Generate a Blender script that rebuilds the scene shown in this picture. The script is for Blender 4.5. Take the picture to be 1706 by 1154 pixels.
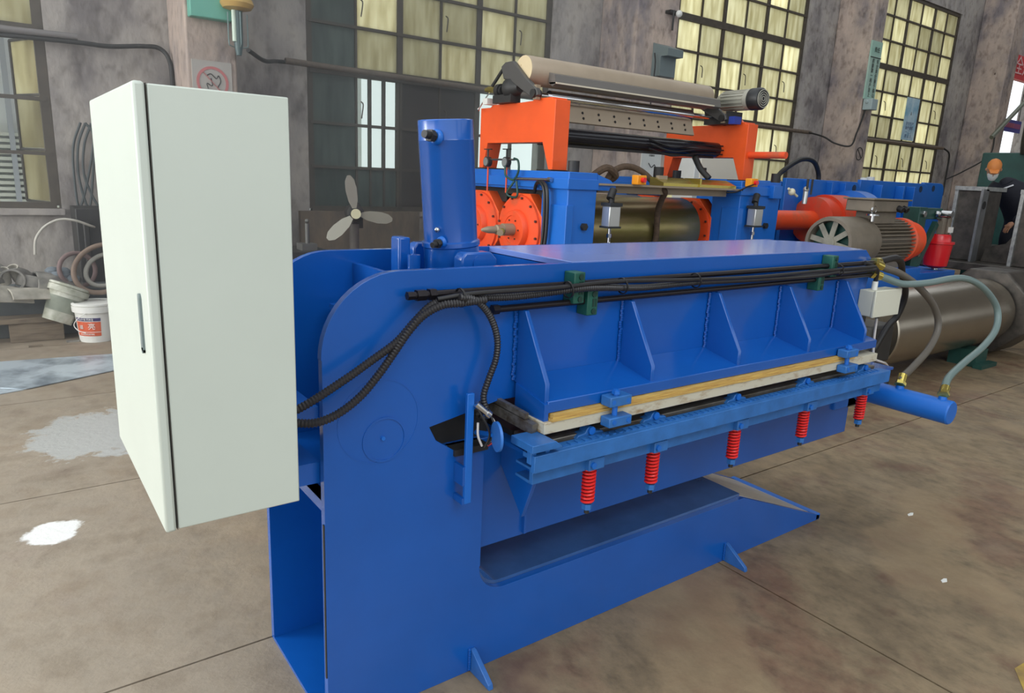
import bpy, bmesh, math, random
from mathutils import Vector, Matrix, Quaternion
random.seed(7)
for o in list(bpy.data.objects): bpy.data.objects.remove(o)
S = bpy.context.scene
COL = S.collection
PI = math.pi
# ------------------------------------------------------------------ camera, sky, lights, exposure
cam = bpy.data.cameras.new('camera'); co = bpy.data.objects.new('camera', cam); COL.objects.link(co)
RT = Vector((0.80975353, -0.58508885, 0.04438754)); UP = Vector((0.10235439, 0.21533364, 0.97116168)); FW = Vector((0.577774, 0.78185834, -0.23425359))
m = Matrix((RT, UP, -FW)).transposed().to_4x4(); m.translation = (-0.64444521, -1.68418237, 1.6)
co.matrix_world = m
cam.sensor_width = 36; cam.lens = 1177.57582 / 1706 * 36; cam.clip_end = 300; cam.clip_start = 0.02
S.camera = co
S.view_settings.view_transform = 'Standard'; S.view_settings.look = 'None'; S.view_settings.gamma = 1
S.view_settings.use_curve_mapping = False; S.view_settings.exposure = -0.08
W = bpy.data.worlds.new('sky'); S.world = W; W.use_nodes = True
W.node_tree.nodes['Background'].inputs[0].default_value = (0.90, 0.96, 1.0, 1)
W.node_tree.nodes['Background'].inputs[1].default_value = 1.45
def area(name, loc, tgt, sx, sy, power, col):
    l = bpy.data.lights.new(name, 'AREA'); l.shape = 'RECTANGLE'; l.size = sx; l.size_y = sy; l.energy = power; l.color = col
    o = bpy.data.objects.new(name, l); COL.objects.link(o); o.location = loc
    o.rotation_euler = (Vector(tgt) - Vector(loc)).to_track_quat('-Z', 'Y').to_euler(); return o
area('daylight_left_door', (-7.5, 1.2, 2.4), (0.2, 0.8, 0.5), 5.5, 4.6, 350, (1.0, 0.98, 0.93))
area('left_haze_fill', (-7.0, 5.2, 3.6), (2, 4.6, 1.6), 2.6, 4.0, 620, (0.97, 0.99, 1.0))  # fill lamp added to brighten the left haze, no window seen there
area('roof_light_front', (0.5, -5.5, 6.5), (1.5, 0.5, 0.6), 5.0, 3.0, 170, (0.95, 0.98, 1.0))

# ------------------------------------------------------------------ materials
def s2l(c): return tuple(((v/255)/12.92 if v/255 <= .04045 else ((v/255+.055)/1.055)**2.4) for v in c)
MATS = {}
def mat(name, rgb, rough=.5, metal=0, var=0.0, scale=4, rgb2=None, bump=0, bscale=30, coat=0, spec=.5, stretch=None, rand=0, emit=None, lo=.35, hi=.65):
    if name in MATS: return MATS[name]
    M = bpy.data.materials.new(name); M.use_nodes = True; nt = M.node_tree; N = nt.nodes; L = nt.links
    P = N['Principled BSDF']; c = s2l(rgb) + (1,)
    P.inputs['Base Color'].default_value = c; P.inputs['Roughness'].default_value = rough; P.inputs['Metallic'].default_value = metal
    P.inputs['Coat Weight'].default_value = coat; P.inputs['Coat Roughness'].default_value = .12
    P.inputs['Specular IOR Level'].default_value = spec
    tc = N.new('ShaderNodeTexCoord'); mp = N.new('ShaderNodeMapping'); L.new(tc.outputs['Object'], mp.inputs[0])
    if stretch: mp.inputs['Scale'].default_value = stretch
    src = None
    if rgb2 or var:
        n = N.new('ShaderNodeTexNoise'); n.inputs['Scale'].default_value = scale; n.inputs['Detail'].default_value = 8; n.inputs['Roughness'].default_value = .62
        L.new(mp.outputs[0], n.inputs['Vector'])
        r = N.new('ShaderNodeValToRGB'); L.new(n.outputs[0], r.inputs[0])
        r.color_ramp.elements[0].position = lo; r.color_ramp.elements[1].position = hi
        c2 = s2l(rgb2) + (1,) if rgb2 else tuple(v*(1-var) for v in c[:3]) + (1,)
        r.color_ramp.elements[0].color = c2; r.color_ramp.elements[1].color = c
        src = r.outputs[0]
    if rand:
        oi = N.new('ShaderNodeObjectInfo'); mr = N.new('ShaderNodeMapRange'); mr.inputs[3].default_value = 1-rand; mr.inputs[4].default_value = 1+rand*.4
        L.new(oi.outputs['Random'], mr.inputs[0])
        mx = N.new('ShaderNodeMix'); mx.data_type = 'RGBA'; mx.blend_type = 'MULTIPLY'; mx.inputs[0].default_value = 1
        if src: L.new(src, mx.inputs[6])
        else: mx.inputs[6].default_value = c
        L.new(mr.outputs[0], mx.inputs[7]); src = mx.outputs[2]
    if src: L.new(src, P.inputs['Base Color'])
    if bump:
        n2 = N.new('ShaderNodeTexNoise'); n2.inputs['Scale'].default_value = bscale; n2.inputs['Detail'].default_value = 6
        L.new(mp.outputs[0], n2.inputs['Vector']); b = N.new('ShaderNodeBump'); b.inputs['Strength'].default_value = bump; b.inputs['Distance'].default_value = .02
        L.new(n2.outputs[0], b.inputs['Height']); L.new(b.outputs[0], P.inputs['Normal'])
    if emit:
        P.inputs['Emission Color'].default_value = s2l(emit[0]) + (1,); P.inputs['Emission Strength'].default_value = emit[1]
    MATS[name] = M; return M
BLUE = mat('blue_enamel', (14, 86, 172), .26, var=.12, scale=2.5, coat=.5, bump=.03, bscale=6)
BLUE2 = mat('blue_tray_painted_sheen', (60, 96, 150), .16, var=.25, scale=5, coat=1)  # greyer than the enamel: grazing reflection on the channel floor put into the colour
TOPB = mat('blue_top_painted_sheen', (122, 146, 212), .16, coat=0, spec=1)  # paler base colour carries the window reflection on the beam top
MBLUE = mat('mill_blue_paint', (24, 104, 196), .38, var=.1, scale=3)
TBLUE = mat('tool_blue_paint', (48, 112, 184), .4, var=.25, scale=14)
ORANGE = mat('orange_paint', (244, 92, 34), .42, var=.12, scale=3)
DORANGE = mat('dusty_orange_paint', (236, 80, 34), .5, rgb2=(176, 96, 66), scale=3, lo=.3, hi=.5)
CAB = mat('cabinet_enamel', (194, 201, 191), .4, var=.04, scale=2)
CREAM = mat('cream_box', (206, 205, 188), .5)
GREEN = mat('green_casting', (26, 88, 74), .5, var=.3, scale=20)
DGREEN = mat('dark_green_paint', (28, 74, 66), .5, var=.3, scale=6)
BLACK = mat('black_rubber', (26, 25, 27), .45)
CONDUIT = mat('black_corrugated', (42, 40, 42), .38)
PIPEB = mat('black_steel_pipe', (40, 36, 40), .3, metal=.5)
DARK = mat('dark_machinery', (44, 43, 42), .55, var=.4, scale=10)
STEEL = mat('bright_steel', (190, 190, 190), .22, metal=1)
CHROME = mat('chrome', (225, 225, 228), .08, metal=1)
ALU = mat('aluminium', (205, 206, 204), .35, metal=.8)
GSTEEL = mat('ground_steel', (150, 146, 138), .42, metal=.7, rgb2=(96, 84, 68), scale=9, stretch=(.6, 3, 3))
BRASS = mat('yellow_zinc', (196, 178, 96), .25, metal=.9)
BRONZE = mat('oiled_roll', (166, 146, 110), .30, metal=.8, rgb2=(132, 126, 72), scale=2, stretch=(.5, 2, 2))
TAN = mat('primer_tan', (160, 144, 122), .45, metal=.25, var=.15, scale=4)
KNIFE = mat('knife_plate_grey', (168, 152, 132), .45, metal=.2, var=.1, scale=5)
GREYM = mat('motor_grey', (122, 112, 98), .5, var=.2, scale=8)
LGREY = mat('small_motor_silver', (178, 176, 164), .4, metal=.2)
WOOD = mat('yellow_wood', (206, 174, 96), .7, rgb2=(168, 128, 70), scale=12, stretch=(1, 12, 30))
PLASTICW = mat('pale_blade_bar', (196, 190, 170), .5, rgb2=(150, 122, 84), scale=9, stretch=(1.5, 2, 4), lo=.28, hi=.5)
RED = mat('red_paint', (214, 26, 34), .32, coat=.3)
SPR = mat('red_spring', (220, 36, 34), .35)
YEL = mat('yellow_switch', (236, 150, 24), .5)
WHITE = mat('white_plastic', (226, 226, 220), .5, var=.05, scale=10)
DWHITE = mat('dirty_white_plastic', (200, 200, 188), .6, rgb2=(146, 148, 130), scale=9)
RUSTY = mat('black_mill_scale', (44, 43, 40), .42, metal=.4, rgb2=(88, 82, 76), scale=7, lo=.4, hi=.75)
SILV = mat('silver_weld_paint', (176, 178, 176), .4, metal=.5, var=.4, scale=20)
STRAP = mat('dirty_strap', (92, 74, 58), .85, var=.4, scale=30)
RUB = mat('grey_rubber_scrap', (150, 146, 138), .8, rgb2=(94, 92, 90), scale=9)
RUB2 = mat('pale_scrap', (196, 190, 178), .8, rgb2=(140, 136, 124), scale=6)
CLOTHG = mat('grey_rag', (128, 138, 146), .95, var=.4, scale=18)
TIMBER = mat('old_timber', (136, 122, 104), .85, rgb2=(98, 86, 72), scale=6, stretch=(1, 8, 8))
IRON = mat('dark_window_iron', (84, 76, 66), .6, var=.3, scale=10)
BOARDB = mat('brown_board', (58, 50, 46), .6, var=.3, scale=3)
PLYB = mat('stained_board', (122, 108, 92), .8, rgb2=(86, 76, 68), scale=5, stretch=(3, 3, 1))
TEALP = mat('teal_paint', (108, 178, 160), .5)
AMBER = mat('amber_dome', (196, 160, 90), .5)
BANNER = mat('red_banner', (214, 66, 72), .7)
PAPER = mat('white_notice', (206, 208, 204), .6, var=.08, scale=8)
INK = mat('black_ink', (52, 54, 54), .7)
SIGNR = mat('sign_red', (196, 120, 120), .6)
PURP = mat('purple_sign', (70, 66, 150), .6)
POSTER = mat('blue_poster', (214, 232, 240), .5, rgb2=(120, 176, 204), scale=3, stretch=(1, 1, .8))  # backlight from the window put into a lighter base colour
WIREW = mat('white_wire', (210, 205, 200), .4); WIRER = mat('red_wire', (190, 30, 36), .4)
HOSEG = mat('grey_hose', (92, 86, 78), .45); HOSET = mat('teal_hose', (104, 122, 120), .35)
SKIN = mat('skin', (176, 128, 100), .6); NAVY = mat('navy_workwear', (24, 25, 38), .8, var=.3, scale=12); ORC = mat('orange_cap', (206, 126, 60), .6)
PLATEM = mat('galvanised_sheet', (196, 208, 216), .3, metal=.3, rgb2=(128, 140, 150), scale=3, lo=.38, hi=.55)

def floor_mat():
    M = bpy.data.materials.new('stained_concrete'); M.use_nodes = True; nt = M.node_tree; N = nt.nodes; L = nt.links; P = N['Principled BSDF']
    g = N.new('ShaderNodeNewGeometry')
    def noise(sc, det=8, ro=.6, st=None):
        n = N.new('ShaderNodeTexNoise'); n.inputs['Scale'].default_value = sc; n.inputs['Detail'].default_value = det; n.inputs['Roughness'].default_value = ro
        if st:
            mp = N.new('ShaderNodeMapping'); mp.inputs['Scale'].default_value = st; L.new(g.outputs['Position'], mp.inputs[0]); L.new(mp.outputs[0], n.inputs['Vector'])
        else: L.new(g.outputs['Position'], n.inputs['Vector'])
        return n.outputs[0]
    def ramp(s, els):
        r = N.new('ShaderNodeValToRGB'); L.new(s, r.inputs[0])
        while len(r.color_ramp.elements) < len(els): r.color_ramp.elements.new(.5)
        for e, (p, c) in zip(r.color_ramp.elements, els): e.position = p; e.color = (s2l(c) if isinstance(c, tuple) else (c, c, c)) + (1,)
        return r.outputs[0]
    def mix(f, a, b, bt='MIX'):
        x = N.new('ShaderNodeMix'); x.data_type = 'RGBA'; x.blend_type = bt
        if isinstance(f, float): x.inputs[0].default_value = f
        else: L.new(f, x.inputs[0])
        for s, v in ((6, a), (7, b)):
            if isinstance(v, tuple): x.inputs[s].default_value = s2l(v) + (1,)
            else: L.new(v, x.inputs[s])
        return x.outputs[2]
    base = ramp(noise(.9, 9, .65), [(.28, (92, 76, 58)), (.42, (112, 96, 74)), (.54, (134, 116, 90)), (.63, (118, 92, 72)), (.75, (132, 116, 92))])
    fine = ramp(noise(14, 8, .7, (1, .6, 1)), [(.3, .55), (.5, .95), (.7, 1.2)])
    c = mix(.95, base, fine, 'MULTIPLY')
    c = mix(ramp(noise(2.3, 7, .6), [(.55, 0.0), (.66, .6)]), c, (92, 58, 46))
    c = mix(ramp(noise(4.1, 10, .75), [(.66, 0.0), (.70, .7)]), c, (52, 42, 36))
    c = mix(ramp(noise(1.1, 5, .5), [(.56, 0.0), (.60, .5)]), c, (148, 126, 96))
    # floor colour grades to a lighter grey towards the left bay
    sp = N.new('ShaderNodeSeparateXYZ'); L.new(g.outputs['Position'], sp.inputs[0])
    mr = N.new('ShaderNodeMapRange'); mr.interpolation_type = 'SMOOTHSTEP'; mr.inputs[1].default_value = .9; mr.inputs[2].default_value = -.5; mr.inputs[4].default_value = .75; L.new(sp.outputs[0], mr.inputs[0])
    c = mix(mr.outputs[0], c, ramp(noise(3, 9, .65), [(.3, (126, 114, 100)), (.5, (158, 147, 132)), (.7, (136, 122, 106))]))
    def blob(cx, cy, r, edge, ns=3.):
        v = N.new('ShaderNodeVectorMath'); v.operation = 'DISTANCE'; v.inputs[1].default_value = (cx, cy, 0); L.new(g.outputs['Position'], v.inputs[0])
        ad = N.new('ShaderNodeMath'); ad.operation = 'MULTIPLY_ADD'; L.new(noise(ns, 6, .7), ad.inputs[0]); ad.inputs[1].default_value = r*1.6; L.new(v.outputs[1], ad.inputs[2])
        q = N.new('ShaderNodeMapRange'); q.inputs[1].default_value = r*1.8; q.inputs[2].default_value = r*1.8-edge; L.new(ad.outputs[0], q.inputs[0]); return q.outputs[0]
    wet_sheen = blob(-.2, 2.95, .42, .05, 5); c = mix(wet_sheen, c, (176, 176, 172))  # wet patch, its pale reflection painted into the colour
    pud = blob(-.57, 1.72, .12, .02, 4); c = mix(pud, c, (226, 226, 222))
    L.new(c, P.inputs['Base Color'])
    rr = ramp(noise(2, 6, .6), [(.3, .42), (.7, .78)])
    mx = mix(wet_sheen, rr, (118, 118, 118)); L.new(mx, P.inputs['Roughness'])
    b = N.new('ShaderNodeBump'); b.inputs['Strength'].default_value = .35; b.inputs['Distance'].default_value = .01; L.new(noise(22, 8, .7), b.inputs['Height']); L.new(b.outputs[0], P.inputs['Normal'])
    return M
FLOOR = floor_mat()
def wall_mat(name, a, b_, c_):
    M = bpy.data.materials.new(name); M.use_nodes = True; nt = M.node_tree; N = nt.nodes; L = nt.links; P = N['Principled BSDF']; P.inputs['Roughness'].default_value = .9
    g = N.new('ShaderNodeNewGeometry'); mp = N.new('ShaderNodeMapping'); mp.inputs['Scale'].default_value = (1.2, 1.2, .75); L.new(g.outputs['Position'], mp.inputs[0])
    n = N.new('ShaderNodeTexNoise'); n.inputs['Scale'].default_value = 1.5; n.inputs['Detail'].default_value = 9; n.inputs['Roughness'].default_value = .62; L.new(mp.outputs[0], n.inputs['Vector'])
    r = N.new('ShaderNodeValToRGB'); L.new(n.outputs[0], r.inputs[0]); r.color_ramp.elements.new(.5)
    for e, (p, c) in zip(r.color_ramp.elements, ((.36, a), (.5, b_), (.66, c_))): e.position = p; e.color = s2l(c) + (1,)
    n2 = N.new('ShaderNodeTexNoise'); n2.inputs['Scale'].default_value = 9; n2.inputs['Detail'].default_value = 8; L.new(mp.outputs[0], n2.inputs['Vector'])
    r2 = N.new('ShaderNodeValToRGB'); L.new(n2.outputs[0], r2.inputs[0]); r2.color_ramp.elements[0].position = .25; r2.color_ramp.elements[1].position = .5; r2.color_ramp.elements[0].color = (.45, .42, .4, 1)
    x = N.new('ShaderNodeMix'); x.data_type = 'RGBA'; x.blend_type = 'MULTIPLY'; x.inputs[0].default_value = .8; L.new(r.outputs[0], x.inputs[6]); L.new(r2.outputs[0], x.inputs[7]); L.new(x.outputs[2], P.inputs['Base Color'])
    b = N.new('ShaderNodeBump'); b.inputs['Strength'].default_value = .5; b.inputs['Distance'].default_value = .03; L.new(n2.outputs[0], b.inputs['Height']); L.new(b.outputs[0], P.inputs['Normal'])
    return M
WALL = wall_mat('weathered_plaster', (122, 116, 116), (160, 154, 150), (180, 173, 165))
PIL = wall_mat('rough_pilaster_plaster', (134, 126, 128), (176, 160, 150), (200, 180, 166))
def pane_mat(name, col, col2, tr, rand=.35):
    M = bpy.data.materials.new(name); M.use_nodes = True; nt = M.node_tree; N = nt.nodes; L = nt.links; N.remove(N['Principled BSDF']); out = N['Material Output']
    tc = N.new('ShaderNodeTexCoord'); oi = N.new('ShaderNodeObjectInfo'); add = N.new('ShaderNodeVectorMath'); add.operation = 'ADD'
    L.new(tc.outputs['Object'], add.inputs[0]); L.new(oi.outputs['Location'], add.inputs[1])
    mp = N.new('ShaderNodeMapping'); mp.inputs['Scale'].default_value = (9, 2, 1.6); L.new(add.outputs[0], mp.inputs[0])
    n = N.new('ShaderNodeTexNoise'); n.inputs['Scale'].default_value = 1.3; n.inputs['Detail'].default_value = 6; L.new(mp.outputs[0], n.inputs['Vector'])
    r = N.new('ShaderNodeValToRGB'); L.new(n.outputs[0], r.inputs[0]); r.color_ramp.elements[0].position = .3; r.color_ramp.elements[1].position = .62
    r.color_ramp.elements[0].color = s2l(col2)+(1,); r.color_ramp.elements[1].color = s2l(col)+(1,)
    mr = N.new('ShaderNodeMapRange'); mr.inputs[3].default_value = 1-rand; mr.inputs[4].default_value = 1.12; L.new(oi.outputs['Random'], mr.inputs[0])
    x = N.new('ShaderNodeMix'); x.data_type = 'RGBA'; x.blend_type = 'MULTIPLY'; x.inputs[0].default_value = 1; L.new(r.outputs[0], x.inputs[6]); L.new(mr.outputs[0], x.inputs[7])
    t = N.new('ShaderNodeBsdfTranslucent'); L.new(x.outputs[2], t.inputs[0]); gl = N.new('ShaderNodeBsdfPrincipled'); L.new(x.outputs[2], gl.inputs['Base Color']); gl.inputs['Roughness'].default_value = .25
    ms = N.new('ShaderNodeMixShader'); ms.inputs[0].default_value = tr; L.new(gl.outputs[0], ms.inputs[1]); L.new(t.outputs[0], ms.inputs[2]); L.new(ms.outputs[0], out.inputs[0])
    return M
PANE = pane_mat('frosted_dirty_glass', (255, 250, 222), (226, 218, 182), .88)
PANED = pane_mat('dark_teal_glass', (104, 118, 112), (76, 88, 86), .35, .2)
def glass_mat():
    M = bpy.data.materials.new('clear_glass'); M.use_nodes = True; nt = M.node_tree; N = nt.nodes; L = nt.links; N.remove(N['Principled BSDF'])
    t = N.new('ShaderNodeBsdfTransparent'); t.inputs[0].default_value = (.9, .95, .92, 1); g = N.new('ShaderNodeBsdfGlossy'); g.inputs['Roughness'].default_value = .05
    f = N.new('ShaderNodeFresnel'); f.inputs[0].default_value = 1.3; ms = N.new('ShaderNodeMixShader'); L.new(f.outputs[0], ms.inputs[0]); L.new(t.outputs[0], ms.inputs[1]); L.new(g.outputs[0], ms.inputs[2]); L.new(ms.outputs[0], N['Material Output'].inputs[0]); return M
GLASS = glass_mat()

# ------------------------------------------------------------------ mesh helpers
def basis(ax):
    ax = Vector(ax).normalized(); a = Vector((0, 0, 1)) if abs(ax.z) < .9 else Vector((1, 0, 0))
    u = ax.cross(a).normalized(); v = ax.cross(u); return ax, u, v
class MB:
    def __init__(s): s.v = []; s.f = []
    def add(s, vs, fs):
        k = len(s.v); s.v += [Vector(p) for p in vs]; s.f += [tuple(i+k for i in f) for f in fs]; return s
    def box(s, x0, x1, y0, y1, z0, z1):
        return s.add([(x, y, z) for x in (x0, x1) for y in (y0, y1) for z in (z0, z1)], [(0, 1, 3, 2), (4, 6, 7, 5), (0, 4, 5, 1), (2, 3, 7, 6), (0, 2, 6, 4), (1, 5, 7, 3)])
    def bar(s, a, b, w, h, up=(0, 0, 1)):
        a = Vector(a); b = Vector(b); d = (b-a).normalized(); u = d.cross(Vector(up)).normalized(); v = u.cross(d)
        vs = [p + u*w/2*i + v*h/2*j for p in (a, b) for i in (-1, 1) for j in (-1, 1)]
        return s.add(vs, [(0, 1, 3, 2), (4, 6, 7, 5), (0, 4, 5, 1), (2, 3, 7, 6), (0, 2, 6, 4), (1, 5, 7, 3)])
    def lathe(s, o, ax, prof, n=24, a0=0, a1=2*PI):
        o = Vector(o); ax, u, v = basis(ax); full = abs(a1-a0-2*PI) < 1e-6; m_ = n if full else n+1; k = len(s.v); vs = []; fs = []
        for t, r in prof:
            for i in range(m_):
                a = a0+(a1-a0)*i/n; vs.append(o+ax*t+(u*math.cos(a)+v*math.sin(a))*r)
        for j in range(len(prof)-1):
            for i in range(n):
                i2 = (i+1) % m_; fs.append((j*m_+i, j*m_+i2, (j+1)*m_+i2, (j+1)*m_+i))
        if full:
            if prof[0][1] > 1e-5 : fs.append(tuple(range(m_)))
            if prof[-1][1] > 1e-5: fs.append(tuple((len(prof)-1)*m_+i for i in range(m_)))
        return s.add(vs, fs)
    def cyl(s, a, b, r, r2=None, n=20):
        a = Vector(a); b = Vector(b); return s.lathe(a, b-a, [(0, r), ((b-a).length, r if r2 is None else r2)], n)
    def ring(s, o, ax, r0, r1, t0, t1, n=28, holes=0):
        s.lathe(o, ax, [(t0, r0), (t0, r1), (t1, r1), (t1, r0), (t0, r0)], n); s.f = s.f[:-2]; return s
    def prism(s, pts, axis, a, b):
        n = len(pts)
        def P(p, t): return (t, p[0], p[1]) if axis == 'x' else (p[0], t, p[1]) if axis == 'y' else (p[0], p[1], t)
        return s.add([P(p, a) for p in pts]+[P(p, b) for p in pts], [tuple(range(n)), tuple(range(2*n-1, n-1, -1))]+[(i, (i+1) % n, n+(i+1) % n, n+i) for i in range(n)])
    def tube(s, pts, r, n=10, sub=8, corr=0, step=None, closed=False):
        P = [Vector(p) for p in pts]
        if sub > 1 and len(P) > 2:
            Q = []; m_ = len(P)
            for i in range(m_ if closed else m_-1):
                if closed: p0, p1, p2, p3 = P[i-1], P[i], P[(i+1) % m_], P[(i+2) % m_]
                else: p0 = P[i-1] if i else P[0]*2-P[1]; p1 = P[i]; p2 = P[i+1]; p3 = P[i+2] if i+2 < m_ else P[i+1]*2-P[i]
                for k in range(sub):
                    t = k/sub; Q.append(.5*((2*p1)+(-p0+p2)*t+(2*p0-5*p1+4*p2-p3)*t*t+(-p0+3*p1-3*p2+p3)*t**3))
            if not closed: Q.append(P[-1])
            P = Q
        if step:
            Q = [P[0]]; acc = 0
            for a, b in zip(P[:-1], P[1:]):
                L_ = (b-a).length; d = step-acc
                while d < L_: Q.append(a+(b-a)*d/L_); d += step
                acc = L_-(d-step)
            P = Q
        d = (P[1]-P[0]).normalized(); _, u, v = basis(d); vs = []; fs = []; m_ = len(P)
        for i, p in enumerate(P):
            if closed: t = (P[(i+1) % m_]-P[i-1]).normalized()
            else: t = (P[min(i+1, m_-1)]-P[max(i-1, 0)]).normalized()
            u = (u-t*u.dot(t)).normalized(); v = t.cross(u)
            rr = r*(1+corr*(1 if i % 2 else -1)) if corr else (r[i] if isinstance(r, list) else r)
            for k in range(n):
                a = 2*PI*k/n; vs.append(p+(u*math.cos(a)+v*math.sin(a))*rr)
        for i in range(m_ if closed else m_-1):
            for k in range(n): fs.append((i*n+k, i*n+(k+1) % n, ((i+1) % m_)*n+(k+1) % n, ((i+1) % m_)*n+k))
        if not closed: fs.append(tuple(range(n))); fs.append(tuple((m_-1)*n+k for k in range(n)))
        return s.add(vs, fs)
    def helix(s, o, r, h, turns, wire, n=8, seg=18):
        o = Vector(o); return s.tube([o+Vector((r*math.cos(2*PI*t/seg), r*math.sin(2*PI*t/seg), h*t/(turns*seg))) for t in range(int(turns*seg)+1)], wire, n, 1)
    def sphere(s, c, r, n=16, sz=1, sx=1, sy=1):
        c = Vector(c); k = n//2; vs = []; fs = []
        for i in range(k+1):
            for j in range(n):
                a = PI*i/k; b = 2*PI*j/n; vs.append(c+Vector((math.sin(a)*math.cos(b)*r*sx, math.sin(a)*math.sin(b)*r*sy, math.cos(a)*r*sz)))
        for i in range(k):
            for j in range(n): fs.append((i*n+j, i*n+(j+1) % n, (i+1)*n+(j+1) % n, (i+1)*n+j))
        return s.add(vs, fs)
    def hexbolt(s, c, ax, r, h): return s.lathe(c, ax, [(0, r), (h, r)], 6)
    def mesh(s, name, off=Vector((0, 0, 0)), smooth=True):
        me = bpy.data.meshes.new(name); me.from_pydata([v-off for v in s.v], [], s.f)
        bm = bmesh.new(); bm.from_mesh(me); bmesh.ops.remove_doubles(bm, verts=bm.verts, dist=1e-6); bmesh.ops.recalc_face_normals(bm, faces=bm.faces); bm.to_mesh(me); bm.free()
        if smooth:
            me.polygons.foreach_set('use_smooth', [True]*len(me.polygons)); me.set_sharp_from_angle(angle=math.radians(38))
        return me
    def build(s, name, M, parent=None, bev=0, label=None, kind=None, off=None, smooth=True):
        if off is None: off = Vector(parent['org']) if parent is not None and 'org' in parent else Vector((0, 0, 0))
        o = bpy.data.objects.new(name, s.mesh(name, off, smooth)); COL.objects.link(o); o.data.materials.append(M)
        if parent is not None:
            o.parent = parent
            if 'org' in parent: o['org'] = parent['org']
        if bev:
            b = o.modifiers.new('bevel', 'BEVEL'); b.width = bev; b.segments = 2; b.limit_method = 'ANGLE'; b.angle_limit = math.radians(40)
        if label: o['label'] = label
        if kind: o['kind'] = kind
        return o
def thing(name, label, cat, loc=(0, 0, 0), group=None, local=False):
    o = bpy.data.objects.new(name, None); COL.objects.link(o); o.location = loc; o['label'] = label; o['category'] = cat
    o.empty_display_size = .1
    o['org'] = (0., 0., 0.) if local else tuple(float(v) for v in loc)
    if group: o['group'] = group
    return o
def single(mb, name, M, label, cat, group=None, bev=0):
    c = sum(mb.v, Vector())/len(mb.v); z = min(v.z for v in mb.v); c.z = z
    o = mb.build(name, M, None, bev, off=c); o.location = c; o['label'] = label; o['category'] = cat
    if group: o['group'] = group
    return o
def text(body, size, M, parent, loc, rot, name='lettering', ext=.002, label=None):
    cu = bpy.data.curves.new('t', 'FONT'); cu.body = body; cu.size = size; cu.extrude = ext; cu.align_x = 'CENTER'; cu.align_y = 'CENTER'; cu.resolution_u = 2
    t = bpy.data.objects.new('t', cu); COL.objects.link(t); bpy.context.view_layer.update()
    me = bpy.data.meshes.new_from_object(t.evaluated_get(bpy.context.evaluated_depsgraph_get())); bpy.data.objects.remove(t)
    o = bpy.data.objects.new(name, me); COL.objects.link(o); me.materials.clear(); me.materials.append(M); o.parent = parent
    o.location = Vector(loc)-Vector(parent['org']); o.rotation_euler = rot; return o
def arc(cx, cy, r, a0, a1, n=8): return [(cx+r*math.cos(math.radians(a0+(a1-a0)*i/n)), cy+r*math.sin(math.radians(a0+(a1-a0)*i/n))) for i in range(n+1)]

# ------------------------------------------------------------------ SETTING
fl = MB().box(-9, 26, -8, 9, -.2, -.012).build('floor', mat('joint_dark', (52, 40, 32), .9), kind='structure')
xs = [-9, -5.5, -1.9, 1.775, 5.4, 9.0, 12.6, 16.2, 19.8, 26]; ys = [-8, -4.37, -2.74, -1.11, .52, 2.15, 3.78, 5.41, 7.0, 9]
for i in range(len(xs)-1):
    for j in range(len(ys)-1):
        MB().box(xs[i]+.004, xs[i+1]-.004, ys[j]+.004, ys[j+1]-.004, -.02, 0).build('floor_slab', FLOOR, fl)
WY = 6.8; XW = [-3.62, 2.53, 8.68, 14.8]; WW = 3.52; ZR = [1.11, 1.61, 2.12, 2.73, 3.24, 3.74, 4.25, 4.77, 5.26, 5.72]
w = MB().box(-9, 20.2, WY, WY+.35, 0, ZR[0]-.04)
w.box(-9, 26, WY, WY+.35, ZR[-1]+.04, 8.2)
ed = [-9] + sum([[x-.04, x+WW+.04] for x in XW], []) + [20.2]
for a, b in zip(ed[::2], ed[1::2]): w.box(a, b, WY, WY+.35, ZR[0]-.04, ZR[-1]+.04)
w.box(23.6, 26, WY, WY+.35, 0, ZR[-1]+.04)
w.build('wall_back', WALL, kind='structure')
for k, (a, b) in enumerate(((1.03, 1.5), (7.0, 7.85), (13.2, 13.62), (19.4, 19.95))):
    MB().box(a, b, 6.05, WY, 0, 8.2).build('trim_%d' % (k+1), PIL, kind='structure', bev=.02)
MB().prism([(1.9, -1.6), (2.6, -1.6), (2.6, -1.07), (2.1, -1.02), (1.97, -1.1)], 'z', .0005, .0015).build('painted_mark', mat('yellow_floor_paint', (176, 148, 62), .6, rgb2=(132, 108, 66), scale=9), fl)
wf = MB().box(2.5, 26, -8.2, -8, 0, 1.4).box(2.5, 26, -8.2, -8, 4.6, 8.2)  # unseen wall added to darken the right side, openings let front light in
for i in range(7): wf.box(2.5+i*3.8, 3.2+i*3.8, -8.2, -8, 1.4, 4.6)
wf.build('wall_front_unseen', WALL, kind='structure')
MB().box(26, 26.2, -8, 5.5, 0, 8.2).build('wall_right_unseen', WALL, kind='structure')  # unseen wall added to keep sky light off the right side
cl = MB()  # unseen roof slabs, gaps shaped to light the left bay and back wall
for a, b in ((4.5, 10), (13, 26)): cl.box(a, b, -8, 3.6, 8.2, 8.35)
cl.build('ceiling_unseen', WALL, kind='structure')
panecache = {}
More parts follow.
